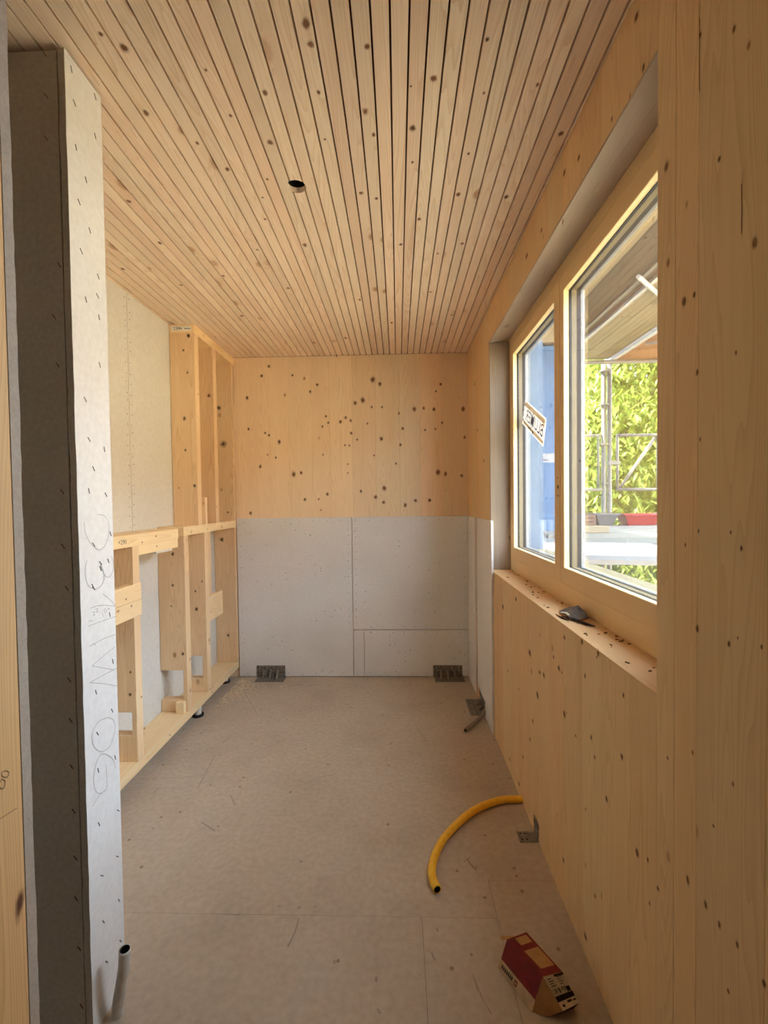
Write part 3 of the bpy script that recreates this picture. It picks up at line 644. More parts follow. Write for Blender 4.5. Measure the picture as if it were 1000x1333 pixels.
# ================================================================== TIMBER FRAME (left)
tf = tag(empty('timber_studwork', (-1.345, 2.75, 0)), 'pale timber pre-wall frame of studs and rails along the left wall', 'frame')
XF, XB = -1.265, XL + 0.002
def fp(name, mb, mat, bevel=0.002, label=None):
    o = setp(obj(name, mb, mat, None, bevel), tf)
    if label: o['label'] = label
    return o
fp('bottom_plate', MB().box(XB, XF, 1.30, 3.497, 0.084, 0.134), M['rail'])
fp('top_plate', MB().box(XB, XF, 2.832, 3.514, 2.443, 2.499), M['rail'])
s1 = fp('stud', MB().box(XB, XF, 2.832, 2.888, 1.236, 2.443), M['stud'])
fp('stud', MB().box(XB, XF, 3.112, 3.167, 1.236, 2.443), M['stud'])
fp('stud', MB().box(XB, XF, 3.462, 3.497, 1.236, 2.443), M['stud'])
fp('stud', MB().box(XB, XF, 3.462, 3.497, 0.134, 1.182), M['stud'])
fp('rail', MB().box(XB, XF, 2.632, 3.497, 1.182, 1.236), M['rail'])
def nstud(y0, y1, z1, nx_, nz0, nz1, zb=0.134):
    # notched for pipes at the rear
    poly = [(XB, zb), (XF, zb), (XF, z1), (XB, z1), (XB, nz1)] + [(nx_, nz1), (nx_, nz0), (XB, nz0)]
    return fp('stud', MB().prism(poly, 1, y0, y1), M['stud'])
nstud(2.632, 2.688, 1.182, -1.289, 0.205, 0.382)
nstud(2.915, 2.972, 1.182, -1.297, 0.22, 0.371)
nstud(2.112, 2.166, 1.172, -1.289, 0.262, 0.374)
fp('block', MB().box(-1.326, XF - 0.012, 2.604, 2.632, 0.134, 0.200), M['rail'])
fp('batten', MB().box(-1.325, -1.290, 3.022, 3.07, 0.60, 1.182), M['stud'])
fp('batten', MB().box(-1.275, -1.245, 2.893, 2.925, 1.236, 1.412), M['stud'])
fp('block', MB().box(-1.289, XF - 0.001, 2.973, 3.20, 0.583, 0.750), M['rail'])
fp('rail', MB().box(XB, XF, 1.30, 2.566, 1.172, 1.230), M['rail'])
fp('block', MB().box(-1.315, XF - 0.001, 2.167, 2.56, 1.124, 1.172), M['rail'])
fp('shim', MB().box(-1.36, XF - 0.004, 2.33, 2.50, 1.112, 1.124), M['white'])
fp('block', MB().box(-1.305, XF + 0.001, 1.32, 2.176, 0.912, 0.992), M['rail'])
fp('block', MB().box(-1.305, XF + 0.002, 1.32, 2.176, 0.834, 0.911), M['rail'])
fp('stud', MB().box(XB, XF, 1.34, 1.40, 0.134, 1.172), M['stud'])
for (x, y) in ((-1.31, 2.86), (-1.31, 1.42), (-1.34, 3.40)):
    ft = fp('adjustable_foot', MB().tube([(x, y, 0.014), (x, y, 0.084)], 0.022, 16), M['white'], 0, 'white levelling foot on a black pad')
    o = obj('pad', MB().tube([(x, y, 0.0), (x, y, 0.014)], 0.036, 20), M['black'], ft)
# label with the stud number
lb = MB(); lb.box(-1.413, -1.284, 2.8312, 2.832, 2.4555, 2.4885)
text_into(lb, '2346', lambda x, y: Vector((-1.368 + x, 2.8309, 2.472 + y)), 0.028, 1)
for i in range(5): lb.face([(-1.326 + i * .008, 2.8309, 2.466), (-1.321 + i * .008, 2.8309, 2.466), (-1.321 + i * .008, 2.8309, 2.474), (-1.326 + i * .008, 2.8309, 2.474)], 2)
M['paper'] = plain('number_paper', (246, 242, 234), 0.7)
lo = obj('number_label', lb, [M['paper'], M['ink'], M['staple']], s1, fix=False); lo['label'] = 'white paper label printed 2346'
wm = MB(); text_into(wm, '×290', lambda x, y: Vector((XF + 0.0006, 2.035 + x, 1.200 + y)), 0.030, 0)
o = setp(obj('pencil_writing', wm, M['staple'], None, fix=False), tf)
scm = MB(); random.seed(21); sn0 = None
fk = []
for (x, y) in [(203, 698), (204, 711), (185, 706), (270, 689), (276, 714), (248, 785 + 72), (247, 859), (184, 907), (188, 948), (221, 957), (274, 897), (277, 895), (276, 901), (273, 838), (274, 796), (308, 690), (305, 840), (312, 842), (164, 780), (171, 789), (258, 513), (282, 660), (265, 436)]:
    fk.append((at(x, y, 0, XF + 0.0025), 0.008, 0.0075))
o = knots('knots', None, fk, (1, 0, 0), (0, 1, 0), (0, 0, 1), M['knotd']); setp(o, tf)
sk_ = []
for (x, y, r, Y) in [(245.5, 437, 2.6, 2.832), (238.7, 456, 1.6, 2.832), (244, 485, 1.6, 2.832), (240, 545, 2.6, 2.832), (241.5, 586, 1.8, 2.832), (253.5, 632.5, 2.4, 2.832), (233, 635, 1, 2.832),
                     (272, 515, 2.6, 3.112), (284.5, 465, 4, 3.462), (285, 531, 3.2, 3.462), (291, 578, 4.5, 3.462), (297, 667, 1.5, 3.462), (289, 702.5, 3, 3.462), (297, 827, 2, 3.462),
                     (225, 721, 2.4, 2.632), (225, 762, 1.8, 2.632), (223, 789, 1.5, 2.632), (238, 851, 2.4, 2.632), (256, 793, 2.6, 2.915), (254.5, 769.5, 1.6, 2.915), (263, 757, 1.3, 2.915), (169.5, 904, 2.4, 2.112), (170, 875, 1.6, 2.112)]:
    P = at(x, y, 1, Y); rr = r * Y / F * 1.25; sk_.append((P, rr, rr * 1.15))
o = knots('knots', None, sk_, (0, -1, 0), (1, 0, 0), (0, 0, 1), M['knotd']); setp(o, tf)
# ================================================================== ANGLE BRACKETS
def bracket_back(x0, x1, label):
    e = tag(empty('angle_bracket', ((x0 + x1) / 2, YG, 0)), label, 'bracket', 'angle brackets along the back wall')
    t = 0.003; zt, yf = 0.093, YG - 0.098
    p = setp(obj('plate', MB().prism([(YG - t, 0.0005), (YG - t, zt), (YG - .0003, zt), (YG - .0003, 0.0005)], 0, x0, x1).prism([(yf, 0.0005), (YG - t, 0.0005), (YG - t, 0.0005 + t), (yf, 0.0005 + t)], 0, x0 + 0.01, x1 + 0.008), M['galv'], None), e)
    for f in (0.26, 0.5, 0.74):
        xr = x0 + (x1 - x0) * f
        setp(obj('stiffening_rib', MB().prism([(YG - t, 0.003), (YG - t, 0.062), (YG - 0.012, 0.05), (YG - 0.045, 0.012), (YG - 0.055, 0.003)], 0, xr - 0.007, xr + 0.007), M['galv'], None, 0.002), e)
    hm = MB()
    for r_ in range(2):
        for i in range(9):
            xx = x0 + 0.014 + i * (x1 - x0 - 0.028) / 8
            hm.disc((xx, YG - t - 0.0004, 0.040 + r_ * 0.035), (1, 0, 0), (0, 0, 1), 0.0042)
            hm.disc((xx + .01, YG - 0.065 - r_ * 0.022, t + 0.0010), (1, 0, 0), (0, 1, 0), 0.0042)
    o = setp(obj('nail_holes', hm, M['gasket'], None, fix=False), e); o['kind'] = 'stuff'
    for (fx, z) in ((0.13, 0.075), (0.37, 0.075), (0.63, 0.075), (0.87, 0.075), (0.5, 0.045)):
        setp(obj('screw_head', MB().tube([(x0 + (x1 - x0) * fx, YG - t, z), (x0 + (x1 - x0) * fx, YG - t - 0.002, z)], 0.005, 10), M['screw'], None), e)
bracket_back(-1.126, -0.900, 'galvanised angle bracket at the sawdust end of the back wall')
bracket_back(0.257, 0.484, 'galvanised angle bracket under the plasterboard joint by the window-side corner')
def bracket_side(y0, y1, w, h, label, ribs, cut=0.0):
    e = tag(empty('angle_bracket', (XR - 0.003, (y0 + y1) / 2, 0)), label, 'bracket', 'angle brackets along the window wall')
    t = 0.003; xw = XR - 0.0006
    setp(obj('plate', MB().prism([(xw - t, 0.0005), (xw, 0.0005), (xw, h), (xw - t, h)], 1, y0, y1).prism([(xw - w, 0.0005), (xw - t, 0.0005), (xw - t, 0.0005 + t), (xw - w, 0.0005 + t)], 1, y0, y1), M['galv'], None), e)
    for f in ribs:
        yy = y0 + (y1 - y0) * f
        setp(obj('stiffening_rib', MB().prism([(xw - t, 0.003), (xw - t, 0.5 * h), (xw - 0.012, 0.4 * h), (xw - 0.035, 0.012), (xw - 0.042, 0.003)], 1, yy - 0.006, yy + 0.006), M['galv'], None, 0.002), e)
    hm = MB(); n = max(2, int((y1 - y0) / 0.024))
    for i in range(n):
        yy = y0 + 0.012 + i * (y1 - y0 - 0.024) / (n - 1)
        for k_ in (0.25, 0.6): hm.disc((xw - w + w * k_ * 0.7, yy, t + 0.0010), (1, 0, 0), (0, 1, 0), 0.0042)
        hm.disc((xw - t - 0.0004, yy, h * 0.78), (0, 1, 0), (0, 0, 1), 0.0042)
    o = setp(obj('nail_holes', hm, M['gasket'], None, fix=False), e); o['kind'] = 'stuff'
    for f in (0.2, 0.8):
        yy = y0 + (y1 - y0) * f
        setp(obj('screw_head', MB().tube([(xw - t, yy, h * 0.55), (xw - t - 0.002, yy, h * 0.55)], 0.005, 10), M['screw'], None), e)
bracket_side(2.868, 3.098, 0.100, 0.092, 'wide galvanised bracket notched into the side plasterboard near the back corner', (0.3, 0.6))
bracket_side(1.797, 1.853, 0.074, 0.075, 'small narrow galvanised bracket on the floor between the yellow pipe and the box', ())
# ================================================================== CONDUITS
def hollow(name, path, r, wall, mat, inner, n=16):
    e = MB(); e.tube(path, r, n, 0, cap=False); e.tube(path, r - wall, n, 1, cap=False)
    b0 = 0; m = len(path)
    for end in (0, m - 1):
        for i in range(n):
            j = (i + 1) % n
            a = end * n; c = m * n + end * n
            e.f.append((a + i, a + j, c + j, c + i)); e.m.append(0)
    return obj(name, e, [mat, inner], None, smooth=True, fix=False)
def bez(pts, z=None): return arc(pts, 8)
yp = [at(x, y, 2, 0.0165) for x, y in [(676, 1040), (650, 1042), (620, 1053.5), (595, 1073), (575, 1096), (564, 1122), (563, 1142), (569.5, 1158)]]
yp[0].x = XR - 0.002
tag(hollow('conduit', bez(yp), 0.0150, 0.003, M['yellow'], M['gasket']), 'yellow plastic pipe curving out of the window wall across the floor', 'pipe')
gp = [Vector((XR - 0.016, 2.845, 0.045))] + [at(x, y, 2, 0.0132) for x, y in [(629, 934), (622, 938.5), (614, 944), (606, 951)]]
gp[1].z = 0.03; gp[2].z = 0.02
tag(hollow('conduit', bez(gp), 0.0115, 0.003, M['greyc'], M['gasket']), 'short brownish grey pipe stub on the floor beside the wide bracket', 'pipe')
wp = [Vector((-0.772, 1.165, 0.0)), Vector((-0.766, 1.16, 0.04)), Vector((-0.752, 1.155, 0.10)), Vector((-0.742, 1.152, 0.15)), Vector((-0.738, 1.15, 0.196))]
tag(hollow('conduit', bez(wp), 0.0150, 0.003, M['whitec'], M['gasket']), 'pale open-ended pipe standing up from the floor by the partition', 'pipe')
# ================================================================== SCREW BOX
bx_ = tag(empty('screw_box', (0.35, 1.26, 0)), 'red and beige cardboard box lying open on the floor', 'box')
V3 = Vector
F1, F2, F3, F4, F5 = V3((.304, 1.307, .085)), V3((.368, 1.333, .083)), V3((.286, 1.304, .03)), V3((.276, 1.306, .001)), V3((.385, 1.345, .001))
N1, N2, N3, N4, N5 = V3((.376, 1.205, .085)), V3((.433, 1.221, .083)), V3((.352, 1.195, .03)), V3((.343, 1.192, .001)), V3((.450, 1.228, .001))
bt = V3((.381, 1.180, .002)); le = V3((.468, 1.191, .030)); l2 = V3((.417, 1.170, .030))
b = MB()
b.face([F1, N1, N2, F2], 0); b.face([F1, F3, N3, N1], 0); b.face([F3, F4, N4, N3], 1); b.face([F2, N2, N5, F5], 0); b.face([F4, F5, N5, N4], 2); b.face([F1, F2, F5, F4, F3], 2)
b.face([N1, N3, N4, bt, l2], 2); b.face([N2, le, V3((.455, 1.20, .002)), N5], 2); b.face([l2, bt, V3((.455, 1.20, .002)), le], 3)
M['reddk'] = plain('dark_red_card', (92, 40, 28), 0.7)
body = setp(obj('carton', b, [M['red'], M['stripc'], M['kraft'], M['reddk']], None, fix=False), bx_)
fl_ = MB(); nrm = (N2 - N1).cross(le - N1).normalized(); nrm = nrm if nrm.z > 0 else -nrm
def lq(u0, u1, v0, v1, mi, d):
    P = lambda u, v: (N1 * (1 - u) + N2 * u) * (1 - v) + (l2 * (1 - u) + le * u) * v + nrm * d
    fl_.face([P(u0, v0), P(u1, v0), P(u1, v1), P(u0, v1)], mi)
lq(0, 1, 0, 1, 0, 0.0); lq(0.0, 1, 0.02, 1.0, 1, 0.0006)
lq(0.5, 1.0, 0.02, 0.09, 2, .0010); lq(0.0, 0.98, 0.60, 0.76, 2, .0010); lq(0.75, 0.95, 0.43, 0.58, 2, .0010)
for i, u in enumerate((0.08, 0.18, 0.27, 0.36, 0.42, 0.53, 0.62, 0.68)): lq(u, u + 0.028 + 0.02 * (i % 2), 0.40, 0.56 - 0.03 * (i % 3), 2, .0010)
for i, v in enumerate((0.10, 0.17, 0.24, 0.31)): lq(0.10, 0.30 + 0.07 * (i % 2), v, v + 0.025, 2, .0010); lq(0.58, 0.86 - 0.1 * (i % 2), v, v + 0.02, 2, .0010)
lq(0.45, 0.7, 0.80, 0.86, 2, .0010); lq(0.12, 0.25, 0.85, 0.92, 2, .0010); lq(0.75, 0.95, 0.83, 0.87, 2, .0010)
o = setp(obj('end_flap', fl_, [M['kraft'], M['label'], M['print']], None, fix=False), bx_); o['label'] = 'end flap with a white printed label'
pr = MB()
def tq(A, B_, C, D, u0, u1, v0, v1, mi, d):
    n_ = (B_ - A).cross(D - A).normalized(); c_ = (A + B_ + C + D) / 4
    if n_.dot(c_ - V3((.36, 1.26, .03))) < 0: n_ = -n_
    P = lambda u, v: (A * (1 - u) + B_ * u) * (1 - v) + (D * (1 - u) + C * u) * v + n_ * d
    pr.face([P(u0, v0), P(u1, v0), P(u1, v1), P(u0, v1)], mi)
tq(F1, N1, N2, F2, 0.05, 0.24, 0.32, 0.88, 0, .0006); tq(F1, N1, N2, F2, 0.38, 0.84, 0.22, 0.92, 0, .0006)
o = setp(obj('window_patch', pr, [M['kraft']], None, fix=False), bx_)
pr = MB()
for i in range(7): tq(F3, N3, N4, F4, 0.08 + i * .048, 0.115 + i * .048, 0.30 + 0.03 * (i % 2), 0.68, 0, .0006)
tq(F3, N3, N4, F4, 0.46, 0.54, 0.25, 0.72, 1, .0006); tq(F3, N3, N4, F4, 0.48, 0.52, 0.38, 0.60, 3, .0010)
tq(F1, N1, N3, F3, 0.16, 0.28, 0.55, 0.60, 2, .0006); tq(F1, N1, N3, F3, 0.33, 0.42, 0.42, 0.47, 2, .0006); tq(F1, N1, N3, F3, 0.45, 0.62, 0.44, 0.47, 2, .0006); tq(F1, N1, N3, F3, 0.70, 0.86, 0.50, 0.53, 2, .0006)
M['pink'] = plain('pale_print', (178, 96, 84), 0.7)
o = setp(obj('box_print', pr, [M['print'], M['red'], M['pink'], M['stripc']], None, fix=False), bx_); o['kind'] = 'stuff'
ff = MB(); ff.face([F1, F1 * .55 + F2 * .45, F1 + V3((-.012, .016, -.004)), F1 + V3((-.016, .006, -.008))])
setp(obj('far_flap', ff, M['kraft'], None, fix=False), bx_)
# ================================================================== DEBRIS ON SILL
sc_ = tag(empty('felt_scrap', (0.60, 1.60, OZ0)), 'crumpled grey scrap lying on the window sill', 'scrap')
m_ = MB(); random.seed(4); R_, C_ = 5, 4
ZS = ((.020, .024, .014, .006), (.036, .030, .018, .010), (.031, .034, .021, .007), (.026, .020, .024, .012), (.012, .010, .008, .004))
g_ = [[(0.640 - j * 0.019 + random.uniform(-.003, .003), 1.668 - i * 0.030 + random.uniform(-.005, .005), OZ0 + ZS[i][j]) for j in range(C_)] for i in range(R_)]
for i in range(R_ - 1):
    for j in range(C_ - 1): m_.face([g_[i][j], g_[i + 1][j], g_[i + 1][j + 1], g_[i][j + 1]])
o = setp(obj('scrap_sheet', m_, M['scrap'], None, fix=False), sc_); md = o.modifiers.new('t', 'SOLIDIFY'); md.thickness = 0.003; md.offset = 1
setp(obj('torn_edge', MB().tube([(0.580, 1.63, OZ0 + .010), (0.586, 1.60, OZ0 + .016), (0.590, 1.575, OZ0 + .012)], 0.004, 6), M['white'], None), sc_)
def sliver(pts, r, label):
    tag(obj('bark_sliver', MB().tube(pts, r, 6, taper=[.5] + [1] * (len(pts) - 2) + [.4]), M['twig']), label, 'scrap', 'bark slivers on the sill')
zs = OZ0 + 0.0052
sliver([(0.572, 1.605, zs), (0.592, 1.555, zs + .002), (0.612, 1.505, zs), (0.630, 1.470, zs)], 0.005, 'thick dark bark sliver beside the grey scrap on the sill')
sliver([(0.562, 1.635, OZ0 + .003), (0.566, 1.59, OZ0 + .003), (0.574, 1.545, OZ0 + .003)], 0.0028, 'thin dark bark sliver closest to the sill front edge')
# ================================================================== SAWDUST
sd = MB(); random.seed(9)
cs_ = [(at(297, 905, 2, 0), 0.055, 260), (at(310, 893, 2, 0), 0.07, 260), (at(322, 885, 2, 0), 0.07, 150), (at(283, 916, 2, 0), 0.06, 140), (at(335, 893, 2, 0), 0.12, 110)]
for c, s, n in cs_:
    for i in range(n):
        x, y = c.x + random.gauss(0, s), c.y + random.gauss(0, s * 1.3)
        if y > YG - 0.012 or x < XF + .012 or (y > 3.38 and x > -1.15): continue
        r = random.uniform(0.0015, 0.005); a = random.uniform(0, 6.28); tz = random.uniform(-.4, .4)
        sd.obox((x, y, r * 0.45), (r * math.cos(a), r * math.sin(a), r * tz), (-r * .6 * math.sin(a), r * .6 * math.cos(a), 0), (0, 0, r * .25))
tag(obj('sawdust', sd, M['dust'], fix=False), 'pale sawdust and chips spilled on the floor at the frame foot', 'sawdust', kind='stuff')
# ================================================================== OUTSIDE
struct(obj('ground', MB().box(-6, 40, -30, 40, -3.2, -3.0), M['grass']))
nh = struct(obj('building_outside', MB().box(12.0, 18.0, -20.0, 6.0, -3.0, 3.4), M['render']), 'pale rendered neighbouring house across the yard')  # unseen house added to block low sky and bounce warm light indoors
obj('roof', MB().prism([(11.5, 3.4), (18.5, 3.4), (15.0, 6.2)], 1, -20.4, 6.4), M['brick'], nh)
# blue wrapped wing of the building and outer reveal
ww = struct(obj('wall_outside', MB().box(0.86, 1.80, 4.5, 7.0, -3.0, 2.86), M['bluefoil']), 'wall of the next wing wrapped in pale blue membrane')
tp = MB(); tp.prism([(0.95, 1.712), (1.78, 1.735), (1.78, 1.822), (0.95, 1.808)], 1, 4.497, 4.5)
for i in range(12): tp.face([(1.37 + i * .009, 4.4965, 1.745), (1.376 + i * .009, 4.4965, 1.745), (1.376 + i * .009, 4.4965, 1.757), (1.37 + i * .009, 4.4965, 1.757)], 1)
tp.face([(1.31, 4.4965, 1.77), (1.40, 4.4965, 1.778), (1.40, 4.4965, 1.783), (1.31, 4.4965, 1.774)], 2); tp.face([(1.44, 4.4965, 1.805), (1.50, 4.4965, 1.81), (1.50, 4.4965, 1.815), (1.44, 4.4965, 1.809)], 2)
obj('tape_strip', tp, [M['tape'], M['navy'], M['greytub']], ww, fix=False)
stp_ = MB()
for i in range(16): stp_.disc((1.415 + random.uniform(-.006, .006), 4.4975, 0.7 + i * 0.14), (1, 0, 0), (0, 0, 1), 0.007, 6)
o = obj('staple_row', stp_, M['staple'], ww, fix=False); o['kind'] = 'stuff'
obj('membrane_edge', MB().box(0.865, 0.90, 4.49, 4.50, -2.9, 2.86).box(1.235, 1.245, 4.495, 4.50, -2.9, 2.86), M['tape'], ww)
struct(obj('trim_1', MB().box(XO, XO + 0.012, OY1 + 0.02, 4.49, -2.9, 2.86), M['bluefoil2']), 'pale blue membrane on the outside of the window wall')
struct(obj('trim_2', MB().box(XW + 0.086, 0.885, OY0, OY1 + 0.012, 1.045, 1.075), M['sillout'], bevel=.003), 'pale outer sill board below the panes')
struct(obj('trim_3', MB().box(XW + 0.076, XO + 0.012, OY1 + 0.0015, OY1 + 0.0115, 1.04, OZ1), M['bluefoil2']), 'outer window reveal in pale blue membrane')
# eaves and the deck overhead
rf = tag(empty('upper_scaffold', (2.0, 3.5, 3.0)), 'scaffold deck overhead seen from below through the near pane', 'scaffold')
YD0, YD1 = 2.2, 5.55
def up(name, mb, mat, bevel=0): return setp(obj(name, mb, mat, None, bevel), rf)
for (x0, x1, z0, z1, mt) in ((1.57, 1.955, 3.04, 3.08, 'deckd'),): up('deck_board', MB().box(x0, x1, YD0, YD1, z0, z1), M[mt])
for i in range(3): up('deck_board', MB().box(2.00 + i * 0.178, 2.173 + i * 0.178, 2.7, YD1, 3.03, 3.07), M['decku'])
up('edge_profile', MB().box(1.955, 1.99, 2.7, YD1, 3.015, 3.05), M['whiteb']); up('edge_profile', MB().box(1.84, 1.87, 2.5, YD1, 3.02, 3.08), M['alu'])
up('edge_profile', MB().box(2.545, 2.60, 2.7, YD1 + .15, 3.005, 3.06), M['whiteb'])
for i in range(4): up('deck_board', MB().box(2.605, 4.2, 4.12 + i * 0.36, 4.472 + i * 0.36, 3.02, 3.06), M['terra'])
up('transom', MB().tube([(1.2, 5.5, 2.985), (4.2, 5.5, 2.985)], 0.024, 10), M['tube'])
up('transom', MB().tube([at(831, 360, 2, 2.99), at(872, 396, 2, 2.99)], 0.016, 10), M['whiteb'])
up('brace', MB().tube([(2.62, 4.9, 2.99), (3.6, 4.35, 2.99)], 0.014, 8), M['alu'])
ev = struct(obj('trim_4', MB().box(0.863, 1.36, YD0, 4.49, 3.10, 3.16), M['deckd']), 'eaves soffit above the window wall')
obj('eave_beam', MB().box(1.37, 1.46, YD0, YD1, 2.98, 3.12), M['beam'], ev); obj('eave_beam', MB().box(1.475, 1.555, YD0, YD1, 3.02, 3.12), M['beam'], ev)
obj('eave_beam', MB().box(0.863, 1.80, 4.42, 4.49, 2.87, 3.10), M['beam'], ev)
obj('bracket_block', MB().box(1.20, 1.31, 4.36, 4.42, 2.80, 2.92), M['cream'], ev)
# scaffold standing at the end of the run
sf = tag(empty('scaffold', (2.55, 5.6, -3.0)), 'tubular steel scaffold with guard rails beyond the window', 'scaffold')
def sp(name, mb, mat, **kw): return setp(obj(name, mb, mat, None, **kw), sf)
sp('standard', MB().tube([(2.505, 5.6, -3.0), (2.505, 5.6, 2.985)], 0.026, 12), M['tube'], smooth=True)
sp('standard', MB().tube([(2.575, 5.6, -3.0), (2.575, 5.6, 2.985)], 0.026, 12), M['tube'], smooth=True)
sp('standard', MB().tube([(3.75, 5.6, -3.0), (3.75, 5.6, 2.985)], 0.026, 12), M['tube'], smooth=True)
for z in (2.13, 1.475):
    sp('guard_rail', MB().tube([(2.66, 5.6, z), (3.75, 5.6, z - .01)], 0.018, 10), M['tube'], smooth=True); sp('guard_rail', MB().tube([(1.82, 5.6, z), (2.505, 5.6, z)], 0.018, 10), M['tube'], smooth=True)
sp('rail_post', MB().tube([(2.67, 5.6, 1.47), (2.67, 5.6, 2.14)], 0.016, 10), M['tube'], smooth=True); sp('rail_post', MB().tube([(3.15, 5.6, 1.47), (3.15, 5.6, 2.13)], 0.016, 10), M['tube'], smooth=True)
sp('rail_post', MB().tube([(2.44, 5.6, 1.47), (2.44, 5.6, 2.14)], 0.013, 10), M['tube'], smooth=True)
sp('brace', MB().tube([(2.70, 5.62, 1.48), (3.13, 5.62, 2.10)], 0.018, 10), M['tube'], smooth=True)
sp('coupler', MB().box(2.55, 2.69, 5.57, 5.62, 1.775, 1.82), M['tube'], bevel=.006)
for z in (2.9, 2.5, 2.02, 1.55, 1.15):
    sp('rosette', MB().tube([(2.505, 5.6, z - .006), (2.505, 5.6, z + .006)], 0.055, 10), M['tube'])
DZK = 1.055
for i in range(6):
    y = 3.55 + i * 0.33
    a = 0.055; ux, uy = V3((math.cos(a), -math.sin(a) * 3.2, 0)).normalized(), V3((math.sin(a) * 3.2, math.cos(a), 0)).normalized()
    sp('deck_plank', MB().obox((2.78, y + 0.06, DZK - 0.02 - 0.001 * (i % 2)), ux * 1.45, uy * 0.158, (0, 0, 0.02)), M['deck'])
ux, uy = V3((1, -0.22, 0)).normalized(), V3((0.22, 1, 0)).normalized()
sp('edge_profile', MB().obox((2.35, 3.05, DZK - .05), ux * 1.6, uy * 0.03, (0, 0, 0.05)), M['whiteb'])
sp('deck_plank', MB().obox((2.40, 3.28, DZK - .02), ux * 1.55, uy * 0.17, (0, 0, 0.02)), M['alu'])
sp('deck_slot', MB().obox((2.05, 3.085, DZK + 0.001), ux * 0.32, uy * 0.010, (0, 0, 0.002)), M['black'])
sp('deck_plank', MB().obox((2.50, 2.86, DZK - .10), ux * 1.3, uy * 0.12, (0, 0, 0.015)), M['alu'])
sp('brace', MB().tube([(1.55, 3.6, -0.2), (1.45, 2.1, 1.02)][::-1], 0.024, 10), M['tube'], smooth=True)
# tubs on the deck
def tub(name, x0, x1, y0, y1, z0, h, mat, label, group=None, fl=0.06):
    e = tag(empty(name, ((x0 + x1) / 2, (y0 + y1) / 2, z0)), label, 'tub', group)
    def rg(d, z): return [(x0 + d, y0 + d, z), (x1 - d, y0 + d, z), (x1 - d, y1 - d, z), (x0 + d, y1 - d, z)]
    m_ = MB(); a, b_, c, d = rg(fl, z0), rg(0, z0 + h), rg(0.012, z0 + h), rg(fl + .01, z0 + .012)
    m_.face(a)
    for A, B_ in ((a, b_), (b_, c), (c, d)):
        for i in range(4): j = (i + 1) % 4; m_.face([A[i], A[j], B_[j], B_[i]])
    m_.face(d); setp(obj('basin', m_, mat, None, fix=False), e)
    r_ = MB(); r_.box(x0 - .012, x1 + .012, y0 - .012, y0 + .004, z0 + h - .012, z0 + h + .004).box(x0 - .012, x1 + .012, y1 - .004, y1 + .012, z0 + h - .012, z0 + h + .004)
    r_.box(x0 - .012, x0 + .004, y0, y1, z0 + h - .012, z0 + h + .004).box(x1 - .004, x1 + .012, y0, y1, z0 + h - .012, z0 + h + .004)
    setp(obj('rim', r_, mat, None), e); return e
tub('mortar_tub', 2.595, 3.02, 5.25, 5.52, DZK, 0.125, M['redtub'], 'red plastic tub standing on the scaffold deck')
tub('mortar_tub', 2.29, 2.555, 5.30, 5.54, DZK, 0.135, M['greytub'], 'grey plastic tub to one side of the scaffold posts, next to the red tub')
tub('mortar_tub', 3.06, 3.32, 5.25, 5.52, DZK, 0.13, M['greytub'], 'grey plastic tub partly cut off by the window edge', fl=0.09)
cr_ = tag(empty('crate', (2.12, 5.42, DZK)), 'brown slatted crate on the deck beside a grey tub', 'crate')
for k_ in range(3): setp(obj('slat', MB().box(1.95, 2.28, 5.30, 5.315, DZK + .004 + k_ * .044, DZK + .040 + k_ * .044), M['brick'], None), cr_)
setp(obj('slat', MB().box(1.95, 2.28, 5.52, 5.535, DZK + .004, DZK + .128), M['brick'], None), cr_)
for x in (1.95, 2.26): setp(obj('end_panel', MB().box(x, x + .02, 5.315, 5.52, DZK + .002, DZK + .128), M['brick'], None), cr_)
tb = tag(empty('timber_offcut', (1.8, 4.25, DZK)), 'squared timber offcut lying on the scaffold deck', 'timber')
ob = setp(obj('offcut', MB().box(1.66, 1.93, 4.20, 4.28, DZK + .001, DZK + .062), M['beam'], None, .003), tb)
setp(obj('end_grain', MB().box(1.612, 1.6595, 4.20, 4.28, DZK + .001, DZK + .062), M['deckd'], None, .003), tb)
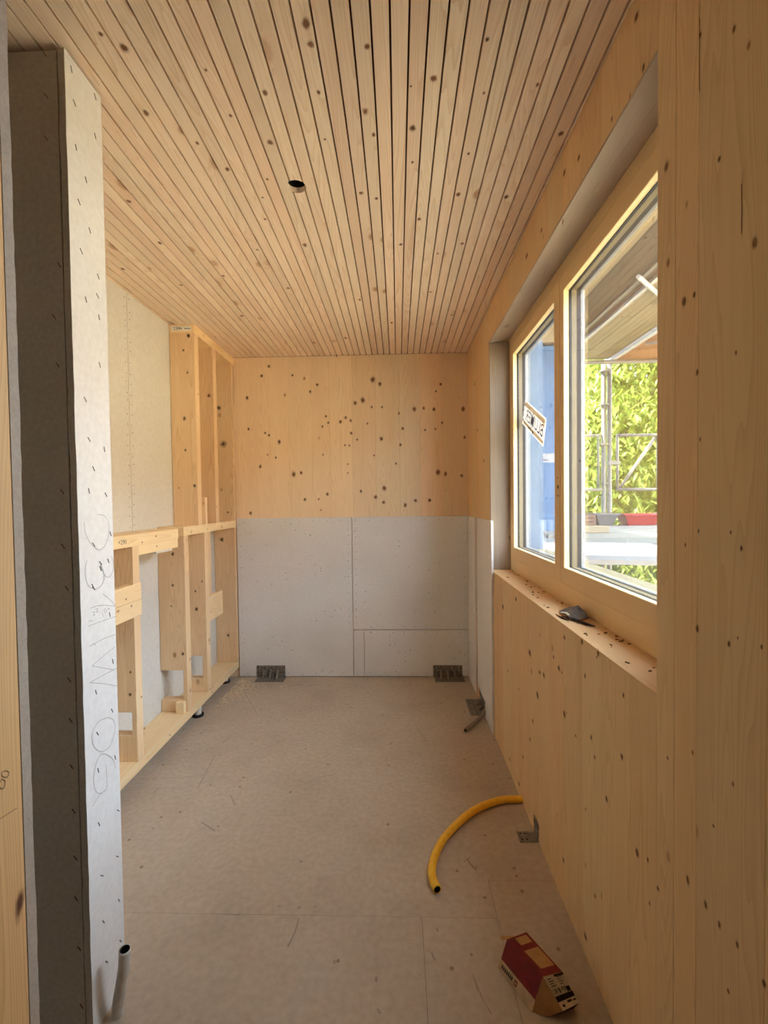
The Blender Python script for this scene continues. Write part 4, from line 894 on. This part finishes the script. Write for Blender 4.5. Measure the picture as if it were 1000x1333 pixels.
# trees
def tree(cx, cy, base, top, rad, n, label, seed):
    random.seed(seed)
    e = tag(empty('leafy_tree', (cx, cy, -3.0)), label, 'tree', 'trees beyond the scaffold')
    tk = MB(); tk.tube([(cx, cy, -3.0), (cx + .1, cy, 0.0), (cx, cy + .1, top - 1.0)], 0.16, 10, taper=[1, .8, .3])
    setp(obj('trunk', tk, M['bark'], None), e)
    for k_ in range(7):
        a = k_ * 0.9; z = -0.8 + k_ * 0.6
        setp(obj('branch', MB().tube([(cx, cy, z), (cx + math.cos(a) * rad * .5, cy + math.sin(a) * rad * .5, z + .7), (cx + math.cos(a) * rad * .85, cy + math.sin(a) * rad * .85, z + .9)], 0.045, 6, taper=[1, .6, .2]), M['bark'], None), e)
    lf = MB(); cz = (base + top) / 2; hz = (top - base) / 2
    cl = []
    for i in range(n // 26):
        while True:
            p = V3((random.uniform(-1, 1), random.uniform(-1, 1), random.uniform(-1, 1)))
            if 0.35 < p.length < 1: break
        cl.append(V3((cx + p.x * rad, cy + p.y * rad, cz + p.z * hz)))
    for c in cl:
        for i in range(26):
            p = c + V3((random.gauss(0, .2), random.gauss(0, .2), random.gauss(0, .17)))
            a = random.uniform(0, 6.283); dr = random.uniform(-1.25, -.15)
            d = V3((math.cos(a) * math.cos(dr), math.sin(a) * math.cos(dr), math.sin(dr))); s = d.cross(V3((0, 0, 1))).normalized(); u = s.cross(d)
            l, w = random.uniform(.12, .21), random.uniform(.024, .036)
            b = len(lf.v); f_ = u * w * 0.35
            lf.v += [tuple(p), tuple(p + d * l * .45 + s * w + f_), tuple(p + d * l), tuple(p + d * l * .45 - s * w + f_), tuple(p + d * l * .5)]
            lf.f += [(b, b + 1, b + 2, b + 4), (b, b + 4, b + 2, b + 3)]; lf.m += [0, 0]
    o = setp(obj('foliage', lf, M['leaf'], None, fix=False), e); o['kind'] = 'stuff'
tree(4.3, 8.9, -2.6, 5.2, 1.75, 40000, 'yellow-green leafy tree straight behind the scaffold posts', 1)
tree(8.2, 11.2, -2.6, 6.4, 2.0, 34000, 'yellow-green leafy tree behind the guard rail with the diagonal brace', 2)
tree(5.4, 15.4, -2.8, 7.4, 2.4, 46000, 'leafy tree standing deeper in, behind the two front trees', 3)

tree(10.6, 17.2, -2.8, 8.0, 2.0, 40000, 'leafy tree furthest back, filling the gaps behind the others', 4)
